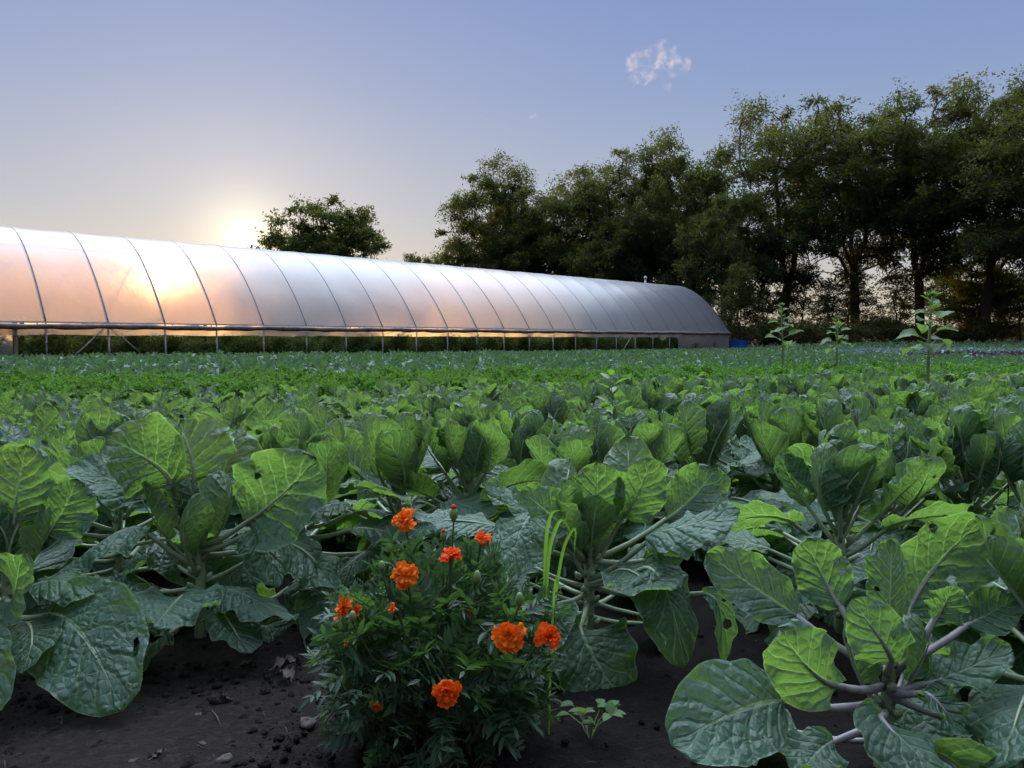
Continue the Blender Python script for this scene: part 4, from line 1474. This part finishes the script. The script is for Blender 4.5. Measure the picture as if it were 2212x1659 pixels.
# ------------------------------------------------------------------ sunflowers
def sunflower(px, depth, top_py, label, seed, lean, sc):
    rs_ = np.random.RandomState(seed)
    g = at(px, 760, depth)
    gz = ground_z(g[0], g[1])
    top = at(px, top_py, depth)[2] - gz
    root = thing('sunflower_plant', label, 'plant', (g[0], g[1], gz), 0, 'sunflowers standing in the field')
    z = np.linspace(-0.02, top - 0.06, 10)
    P = np.stack([lean * (z / top) ** 2 + 0.01 * np.sin(z * 4 + seed), 0.01 * np.cos(z * 5), z], 1)
    MB().tube(P, np.linspace(0.022, 0.012, 10) * sc, 8).build('stem', M['sunstem'], root)
    n = 13
    for i in range(n):
        f = (i + 0.5) / n
        zz = top * (0.42 + 0.53 * f)
        az = i * 2.39996 + seed
        d = np.array((math.cos(az), math.sin(az) * 0.8, 0))
        c = np.array((np.interp(zz, z, P[:, 0]), 0, zz))
        big = (1.0 - 0.75 * f ** 1.3) * sc
        el = 0.35 + 0.5 * f
        B = c + 0.15 * big * (d * math.cos(el) + ZZ * math.sin(el))
        C = B + 0.34 * big * (d * 0.85 + ZZ * (-0.35 + 0.6 * f + 0.25 * rs_.normal()))
        mb = MB()
        brassica_leaf(mb, c, B, C, 0.29 * big, (-d[0] * 0.3, -d[1] * 0.3 - 0.3, 1), rs_, 14, 9, cup=0.25, ruffle=0.03, quilt=0.01, pet_r=0.006 * sc, shape=(0.55, 0.8), nv=5, seg=5)
        mb.build('leaf', [M['sunleaf'], M['sunstem']], root)
    # closed bud on top
    hp = np.array(P[-1])
    hb = MB()
    for i in range(12):
        a = i * 2.4
        e = 0.5 + 0.8 * (i / 12)
        d = np.array((math.cos(a) * math.cos(e), math.sin(a) * math.cos(e), math.sin(e)))
        C = hp + d * 0.02
        leaf_cloud(hb, np.array([C]), np.array([d]), 0.06 * sc, 0.03 * sc, rs_)
    hb.tube([hp, hp + ZZ * 0.02, hp + ZZ * 0.05 * sc], [0.015, 0.03 * sc, 0.01], 8)
    hb.build('flower_bud', M['sunleaf'], root)


sunflower(2006, 10.8, 630, 'biggest unopened sunflower with broad leaves, rightmost of the three in the field', 2, 0.02, 1.25)
sunflower(1690, 16.0, 655, 'unopened sunflower nearest the greenhouse end', 5, -0.03, 1.15)
sunflower(1808, 17.0, 682, 'short unopened sunflower in the middle of the three', 8, 0.02, 1.1)


# ------------------------------------------------------------------ marigold
def lanceolate(mb, A, d, up, ln, w, n=4):
    d = d / np.linalg.norm(d)
    x = np.cross(d, up)
    x /= np.linalg.norm(x) + 1e-9
    nn = np.cross(x, d)
    t = np.linspace(0, 1, n)
    hw = np.sin(math.pi * (t * 0.93 + 0.05) ** 0.8) * w / 2
    V, U = [], []
    for i in range(n):
        c = A + d * ln * t[i] - nn * ln * 0.12 * t[i] ** 2
        for s in (-1, 0, 1):
            V.append(c + x * hw[i] * s + nn * hw[i] * 0.35 * abs(s))
            U.append((t[i], 0.5 + 0.5 * s))
    mb.add(V, grid_quads(n, 3), None, U)


def compound_leaf(mb, A, d, up, ln, rs_):
    d = d / np.linalg.norm(d)
    x = np.cross(d, up)
    x /= np.linalg.norm(x) + 1e-9
    nn = np.cross(x, d)
    droop = 0.15 + 0.3 * rs_.rand()
    rach = [A + d * ln * t - nn * ln * droop * t ** 2 for t in np.linspace(0, 1, 5)]
    mb.tube(rach, [0.0013, 0.0012, 0.001, 0.0009, 0.0006], 3, cap=False)
    n = 5 + rs_.randint(0, 2)
    for i in range(n):
        t = 0.22 + 0.72 * i / n
        c = A + d * ln * t - nn * ln * droop * t ** 2
        l2 = ln * (0.30 + 0.24 * math.sin(math.pi * (0.25 + 0.7 * t))) * (0.85 + 0.3 * rs_.rand())
        for s in (-1, 1):
            if rs_.rand() < 0.14:
                continue
            l2 *= 0.85 + 0.3 * rs_.rand()
            dd = d * 0.62 + x * s * 0.85 + nn * (0.1 + 0.28 * rs_.normal())
            lanceolate(mb, c, dd, nn, l2 * 0.75, l2 * 0.23)
    lanceolate(mb, rach[-1] * 0.5 + rach[-2] * 0.5, rach[-1] - rach[-2], nn, ln * 0.3, ln * 0.08)


def flower(root, c, r, facing, rs_, open_=1.0, label=None):
    """a ruffled marigold head made of rings of notched petals; calyx and stalk are sub-parts"""
    f = np.asarray(facing, float)
    f /= np.linalg.norm(f)
    x = np.cross(f, (0.3, 0.2, 1))
    x /= np.linalg.norm(x)
    y = np.cross(f, x)
    mb = MB()
    for ring, (n, ln, el, w) in enumerate(((8, 1.05, -0.02, 0.74), (7, 0.86, 0.20, 0.68), (6, 0.64, 0.45, 0.56), (5, 0.42, 0.75, 0.42), (4, 0.26, 1.1, 0.3))):
        if open_ < 0.6 and ring == 0:
            continue
        for i in range(n):
            if ring < 2 and rs_.rand() < 0.2:
                continue
            a = (i + 0.5 * (ring % 2) + rs_.normal() * 0.15) * 2 * math.pi / n
            e = el + (1 - open_) * 0.9 + rs_.normal() * 0.16
            d = x * math.cos(a) + y * math.sin(a)
            sd = -x * math.sin(a) + y * math.cos(a)
            L_ = r * ln * (0.75 + 0.45 * rs_.rand())
            ph = rs_.rand() * 6.28
            nt, ns = 6, 7
            V, U = [], []
            for k in range(nt):
                t = k / (nt - 1)
                ee = e - 0.5 * t * rs_.rand() * (1 if ring < 2 else 0.3)
                for j in range(ns):
                    s = j / (ns - 1) * 2 - 1
                    hw = r * w * 0.5 * (0.25 + 0.85 * t ** 0.7)
                    tip = L_ * t * (1 - 0.10 * abs(s) ** 2 - 0.10 * (t > 0.9) * (math.cos(s * 7 + ph) * 0.5 + 0.5))
                    p = c + (d * math.cos(ee) + f * math.sin(ee)) * tip + sd * hw * s
                    p = p + f * (0.10 * r * t * math.sin(s * 4.4 + ph) + 0.05 * r * abs(s))
                    V.append(p)
                    U.append((t, 0.5 + s / 2))
            mb.add(V, grid_quads(nt, ns), None, U)
    fl = mb.build('flower', M['petal'], root)
    if label:
        fl['label'] = label
    cb = MB()
    cb.tube([c - f * r * 0.85, c - f * r * 0.7, c - f * r * 0.3, c + f * r * 0.05], [r * 0.12, r * 0.22, r * 0.27, r * 0.30], 8)
    cb.build('calyx', M['calyx'], fl)
    return c - f * r * 0.85


def build_marigold():
    rs_ = np.random.RandomState(12)
    base = at(950, 1640, 1.66)
    base[2] = 0.0
    root = thing('marigold_plant', 'bushy marigold with orange flowers standing before the cabbage-like rows', 'plant', tuple(base))
    cz = np.array((0, 0, 0.20))
    rx, ry, rzz = 0.245, 0.23, 0.225
    stems, leaves = MB(), MB()

    def surf(v, k):
        return np.array((v[0] * rx * k, v[1] * ry * k, cz[2] + v[2] * rzz * k))
    for i in range(46):
        v = rs_.normal(size=3)
        v[2] = abs(v[2]) * 0.9 - 0.25
        v /= np.linalg.norm(v)
        tip = surf(v, 0.95)
        tip[2] = max(tip[2], 0.02)
        P = [np.array((0.01 * rs_.normal(), 0.01 * rs_.normal(), 0)), tip * np.array((0.35, 0.35, 0.45)), tip * np.array((0.75, 0.75, 0.8)), tip]
        stems.tube(P, [0.006, 0.005, 0.0035, 0.002], 5, cap=False)
    for i in range(680):
        v = rs_.normal(size=3)
        v[2] = v[2] * 0.9 + 0.15
        v /= np.linalg.norm(v)
        k = 0.55 + 0.45 * rs_.rand() ** 0.6 if i % 4 else 0.3 + 0.4 * rs_.rand()
        k *= 1 + 0.13 * math.sin(5 * v[0] + 3 * v[2] + 1.0) * math.cos(4 * v[1])
        A = surf(v, k * 0.9)
        if A[2] < 0.015:
            A[2] = 0.015 + 0.05 * rs_.rand()
        d = v * 0.8 + np.array((0, 0, 0.35)) + rs_.normal(size=3) * 0.45
        compound_leaf(leaves, A, d, rs_.normal(size=3) * 0.55 + np.array((0, 0, 1.0)) + v * 0.5, 0.066 + 0.04 * rs_.rand(), rs_)
    leaves.build('foliage', M['marigold'], root)
    heads = [  # px, py, depth, radius px, facing, open
        (870, 1123, 1.62, 31, (-0.2, -0.6, 0.75), 0.95),
        (975, 1195, 1.56, 30, (0.1, -0.15, 1.0), 1.0),
        (1040, 1160, 1.66, 24, (0.1, -0.35, 0.9), 0.95),
        (873, 1245, 1.48, 34, (-0.1, -0.85, 0.4), 1.0),
        (742, 1310, 1.50, 30, (-0.75, -0.35, 0.45), 0.9),
        (850, 1315, 1.42, 17, (-0.7, -0.4, 0.5), 0.45),
        (1100, 1375, 1.42, 41, (0.1, -0.9, 0.3), 1.0),
        (1187, 1375, 1.46, 34, (0.35, -0.85, 0.25), 0.95),
        (965, 1495, 1.37, 36, (0.1, -0.95, 0.15), 1.0),
        (1014, 1327, 1.52, 13, (0.0, -0.7, 0.5), 0.5),
        (812, 1525, 1.43, 17, (-0.2, -0.6, -0.4), 0.7),
        (770, 1318, 1.50, 15, (-0.3, -0.6, 0.5), 0.6),
        (749, 1388, 1.50, 12, (-0.8, -0.4, 0.1), 0.5),
    ]
    for (px, py, dp, r, fc, op) in heads:
        c = at(px, py, dp) - base
        e = flower(root, c, r * 0.94 * dp / FPX, fc, rs_, op)
        mid = e * np.array((0.75, 0.75, 0.72)) + np.array((0, 0.02, -0.02))
        stems.tube([e, e * 0.6 + mid * 0.4, mid, np.array((0, 0, 0.08))], [0.0028, 0.0024, 0.0026, 0.004], 5, cap=False)
    for (px, py, dp, r, tip) in ((980, 1112, 1.62, 9, True), (1122, 1297, 1.48, 9, False), (1031, 1248, 1.5, 8, False), (825, 1225, 1.52, 7, False), (762, 1335, 1.46, 8, False), (742, 1470, 1.46, 6, False), (958, 1160, 1.64, 7, True)):
        c = at(px, py, dp) - base
        r_ = r * dp / FPX
        mb = MB()
        zz = np.linspace(0, 1, 8)
        mb.tube([c + ZZ * r_ * 3.2 * (k - 0.4) for k in zz], [r_ * (0.25 + 0.8 * math.sin(math.pi * (0.12 + 0.8 * k))) for k in zz], 8)
        bud = mb.build('flower_bud', M['calyx'], root)
        if tip:
            tb = MB().tube([c + ZZ * r_ * 1.6, c + ZZ * r_ * 2.1, c + ZZ * r_ * 2.6], [r_ * 0.7, r_ * 0.6, r_ * 0.2], 8)
            tb.build('petal_tip', M['petal'], bud)
        e = c - ZZ * r_ * 1.2
        mid = e * np.array((0.8, 0.8, 0.75))
        stems.tube([e, e * 0.5 + mid * 0.5, mid, np.array((0, 0, 0.1))], [0.002, 0.002, 0.0024, 0.004], 5, cap=False)
    stems.build('stems', M['maristem'], root)


build_marigold()


# ------------------------------------------------------------------ grass weed, small weeds, litter on the soil
def build_grass():
    rs_ = np.random.RandomState(4)
    b = at(1185, 1600, 1.72)
    b[2] = 0
    root = thing('tall_grass_weed', 'tall bright green grass weed with folded blades on the right of the marigold', 'weed', tuple(b))
    for pts, w in (
        (((1185, 1600, 1.72), (1178, 1290, 1.70), (1185, 1180, 1.66), (1212, 1112, 1.62), (1238, 1160, 1.60)), 0.013),
        (((1185, 1600, 1.72), (1176, 1280, 1.70), (1178, 1160, 1.68), (1190, 1105, 1.66), (1212, 1102, 1.64)), 0.012),
        (((1185, 1600, 1.72), (1190, 1350, 1.70), (1215, 1180, 1.68), (1245, 1130, 1.68), (1240, 1200, 1.68)), 0.010),
        (((1185, 1600, 1.72), (1190, 1420, 1.66), (1195, 1300, 1.6), (1200, 1240, 1.58), (1215, 1290, 1.56)), 0.008),
    ):
        K = np.array([at(*p) - b for p in pts])
        tt = np.linspace(0, 1, 22)
        P = np.stack([np.interp(tt, np.linspace(0, 1, len(K)), K[:, j]) for j in range(3)], 1)
        for _ in range(3):
            P[1:-1] = 0.25 * P[:-2] + 0.5 * P[1:-1] + 0.25 * P[2:]
        T = np.gradient(P, axis=0)
        T /= np.linalg.norm(T, axis=1)[:, None]
        X = np.cross(T, np.array((0.3, 1, 0.2)))
        X /= np.linalg.norm(X, axis=1)[:, None]
        Nn = np.cross(X, T)
        hw = w * 0.36 * np.clip(np.sin(math.pi * (0.12 + 0.86 * tt)), 0.02, 1)
        V = [P[i] + X[i] * hw[i] * s + Nn[i] * hw[i] * 0.5 * abs(s) for i in range(22) for s in (-1, 0, 1)]
        MB().add(V, grid_quads(22, 3)).build('blade', M['grass'], root)


build_grass()


def small_weed(px, py, depth, label, seed, ht):
    rs_ = np.random.RandomState(seed)
    b = at(px, py, depth)
    b[2] = 0
    root = thing('small_weed', label, 'weed', tuple(b))
    mb, st = MB(), MB()
    for i in range(9):
        a = i * 2.4
        tip = np.array((math.cos(a) * ht * 0.55, math.sin(a) * ht * 0.55, ht * (0.35 + 0.65 * rs_.rand())))
        st.tube([(0, 0, 0), tip * np.array((0.4, 0.4, 0.6)), tip], 0.0014, 4, cap=False)
        for k in range(3):
            d = tip + rs_.normal(size=3) * ht * 0.5
            lanceolate(mb, tip, d * np.array((1, 1, 0.2)), np.array((0, 0, 1.0)), ht * 0.34, ht * 0.26, 5)
    st.build('stem', M['sunstem'], root)
    mb.build('foliage', M['crop'], root)


small_weed(1275, 1615, 1.68, 'small round-leaved weed on the dark soil right of the marigold base', 3, 0.09)
small_weed(815, 1280 + 220, 2.0, 'small weed seedling on the shaded soil left of the marigold', 6, 0.05)


def tall_weed(px, depth, top_py, label, seed):
    rs_ = np.random.RandomState(seed)
    g = at(px, 800, depth)
    top = at(px, top_py, depth)[2]
    root = thing('tall_weed', label, 'weed', (g[0], g[1], 0), 0)
    st, mb = MB(), MB()
    P = np.array([(0.02 * math.sin(3 * k), 0.015 * math.cos(4 * k), top * k) for k in np.linspace(0, 1, 8)])
    st.tube(P, np.linspace(0.004, 0.002, 8), 5)
    for i in range(16):
        f = 0.55 + 0.45 * i / 15
        c = np.array([np.interp(f, np.linspace(0, 1, 8), P[:, j]) for j in range(3)])
        a = i * 2.4
        d = np.array((math.cos(a), math.sin(a), 0.55 + 0.8 * (f - 0.55)))
        ln = 0.055 + 0.03 * rs_.rand()
        m_ = c + d / np.linalg.norm(d) * 0.03
        st.tube([c, m_], 0.0014, 4, cap=False)
        lanceolate(mb, m_, d + np.array((0, 0, -0.3)), np.array((0, 0, 1.0)) + 0.2 * rs_.normal(size=3), ln, ln * 0.55, 6)
    st.build('stem', M['grass'], root)
    mb.build('foliage', M['grass'], root)


tall_weed(1318, 3.75, 818, 'tall bright green weed poking above the sprouts right of the marigold', 3)
tall_weed(2172, 2.75, 965, 'bright green leafy weed among the sprouts near the right edge', 7)


def ground_pt(px, py):
    c, s = math.cos(PITCH), math.sin(PITCH)
    cz = -(py - 829.5) / FPX
    y, z = c + s * cz, -s + c * cz
    k = -CAM_H / z
    return np.array(((px - 1106) / FPX * k, y * k, 0.0))


def clod(seed, r, flat=0.6):
    rs_ = np.random.RandomState(seed)
    nt, ns = 7, 10
    V = []
    ph = rs_.rand(6) * 6
    for i in range(nt):
        th = math.pi * i / (nt - 1)
        for j in range(ns):
            a = 2 * math.pi * j / ns
            k = r * (1 + 0.22 * math.sin(2 * a + ph[0] + th) + 0.15 * math.sin(3 * th + ph[1]) * math.cos(3 * a + ph[2]) + 0.08 * rs_.normal() * (0 < i < nt - 1))
            V.append((k * math.sin(th) * math.cos(a), k * math.sin(th) * math.sin(a), flat * k * math.cos(th)))
    q = [(i * ns + j, (i + 1) * ns + j, (i + 1) * ns + (j + 1) % ns, i * ns + (j + 1) % ns) for i in range(nt - 1) for j in range(ns)]
    return V, q


def build_litter():
    rs_ = np.random.RandomState(8)
    mb = MB()
    for i in range(4200):
        x, y = rs_.uniform(-2.4, 1.6), rs_.uniform(1.35, 3.4)
        if rs_.rand() < 0.35:
            x, y = rs_.uniform(-1.3, -0.2), rs_.uniform(1.4, 2.1)
        r = 0.002 + 0.010 * rs_.rand() ** 6
        if i % 60 == 0:
            r = 0.010 + 0.014 * rs_.rand()
        V, q = clod(rs_.randint(40), r, 0.7)
        mb.add(np.array(V) + np.array((x, y, r * 0.25)), q)
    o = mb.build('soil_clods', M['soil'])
    tag(o, 'small clods and crumbs of dark soil scattered over the ground', 'soil', kind='stuff')
    sb = MB()
    for i in range(170):
        x, y = rs_.uniform(-1.4, 0.9), rs_.uniform(1.4, 2.9)
        a = rs_.rand() * 6.28
        ln = 0.012 + 0.035 * rs_.rand() ** 2
        d = np.array((math.cos(a), math.sin(a), 0.1 * rs_.normal())) * ln / 2
        c = np.array((x, y, 0.008))
        if i % 3:
            sb.tube([c - d, c + ZZ * 0.003, c + d], 0.0006 + 0.0006 * rs_.rand(), 4)
        else:
            leaf_cloud(sb, np.array([c]), np.array([d + ZZ * 0.004]), ln, ln * 0.5, rs_)
    tag(sb.build('straw_litter', M['dry']), 'chaff of tiny straws and leaf scraps on the soil', 'litter', kind='stuff')
    for i, (px, py, r) in enumerate(((665, 1567, 0.020), (485, 1645, 0.016), (430, 1548, 0.011), (325, 1638, 0.012))):
        p = ground_pt(px, py)
        V, q = clod(60 + i, r, 0.55)
        o = MB().add(V, q).build('stone', M['stone'])
        o.location = (p[0], p[1], r * 0.3)
        tag(o, ('largest pale stone on the soil touching the left side of the marigold', 'pale flat stone on the soil at the bottom edge of the picture', 'small pale stone on the soil below the hanging round leaf', 'small pale stone on the soil near the bottom edge, left of the flat stone')[i], 'stone', 'stones on the soil')
    for i, (px, py, ln, w, a) in enumerate(((590, 1455, 0.075, 0.05, 0.5), (628, 1480, 0.06, 0.045, 2.2), (330, 1650, 0.03, 0.02, 1.0), (495, 1520, 0.028, 0.018, 2.8), (555, 1440, 0.05, 0.03, 4.0))):
        p = ground_pt(px, py)
        m_ = MB()
        d = np.array((math.cos(a), math.sin(a), 0.0))
        brassica_leaf(m_, -d * 0.01 + ZZ * 0.004, ZZ * 0.006, d * ln + ZZ * 0.012, w, (0.1, 0, 1), rs_, 14, 9, cup=0.7, ruffle=0.15, quilt=0.02, pet_r=0.0015, seg=4)
        o = m_.build('dry_leaf', [M['dry'], M['dry']])
        o.location = (p[0], p[1], 0.008)
        tag(o, ('largest crumpled dry leaf on the soil left of the marigold', 'crumpled dry leaf lying just right of the largest dry leaf', 'tiny curled dry leaf at the bottom edge of the soil', 'tiny curled dry leaf in the middle of the bare soil', 'dry leaf in the shade below the stemmed sprout plant')[i], 'dry leaf', 'dry leaves on the soil')
    a, b = ground_pt(458, 1540), ground_pt(478, 1575)
    o = MB().tube([a + ZZ * 0.006, (a + b) / 2 + ZZ * 0.012, b + ZZ * 0.005], 0.0018, 5).build('twig', M['dry'])
    tag(o, 'thin pale straw lying on the bare soil', 'straw')


build_litter()


# ------------------------------------------------------------------ clouds
def cloud_mat():
    m, t, o = new_mat('cloud')
    tc = N(t, 'ShaderNodeTexCoord')
    ns_ = smooth(t, noise(t, tc.outputs['Object'], 0.085, 7.0, 0.68), 0.46, 0.78)
    pv = N(t, 'ShaderNodeVolumePrincipled')
    pv.inputs['Color'].default_value = (1.0, 0.80, 0.60, 1)
    pv.inputs['Anisotropy'].default_value = 0.3
    L(t, mathn(t, 'MULTIPLY', ns_, 0.036), pv.inputs['Density'])
    L(t, pv.outputs[0], o.inputs['Volume'])
    return m


def cloud(px, py, D, blobs, label, mat, seed):
    c = at(px, py, D)
    mb = MB()
    for i, (dx, dy, rx, rz) in enumerate(blobs):
        k = D / FPX
        V, q = clod(seed + i, 1.0, 1.0)
        V = np.array(V) * np.array((rx * k, rx * k * 0.8, rz * k)) + np.array((dx * k, 0, -dy * k))
        mb.add(V, q)
    o = mb.build('cloud', mat)
    o.location = tuple(c)
    tag(o, label, 'cloud', 'clouds in the evening sky')


cmat = cloud_mat()
cloud(1415, 145, 900, ((-35, -5, 34, 34), (15, -22, 50, 26), (50, -5, 26, 26), (25, 40, 14, 14), (-20, 18, 30, 16)), 'small wispy peach cloud high above the tree row', cmat, 900)
cloud(1153, 251, 900, ((0, 0, 14, 5),), 'tiny thin cloud streak left of the larger cloud', cmat, 950)
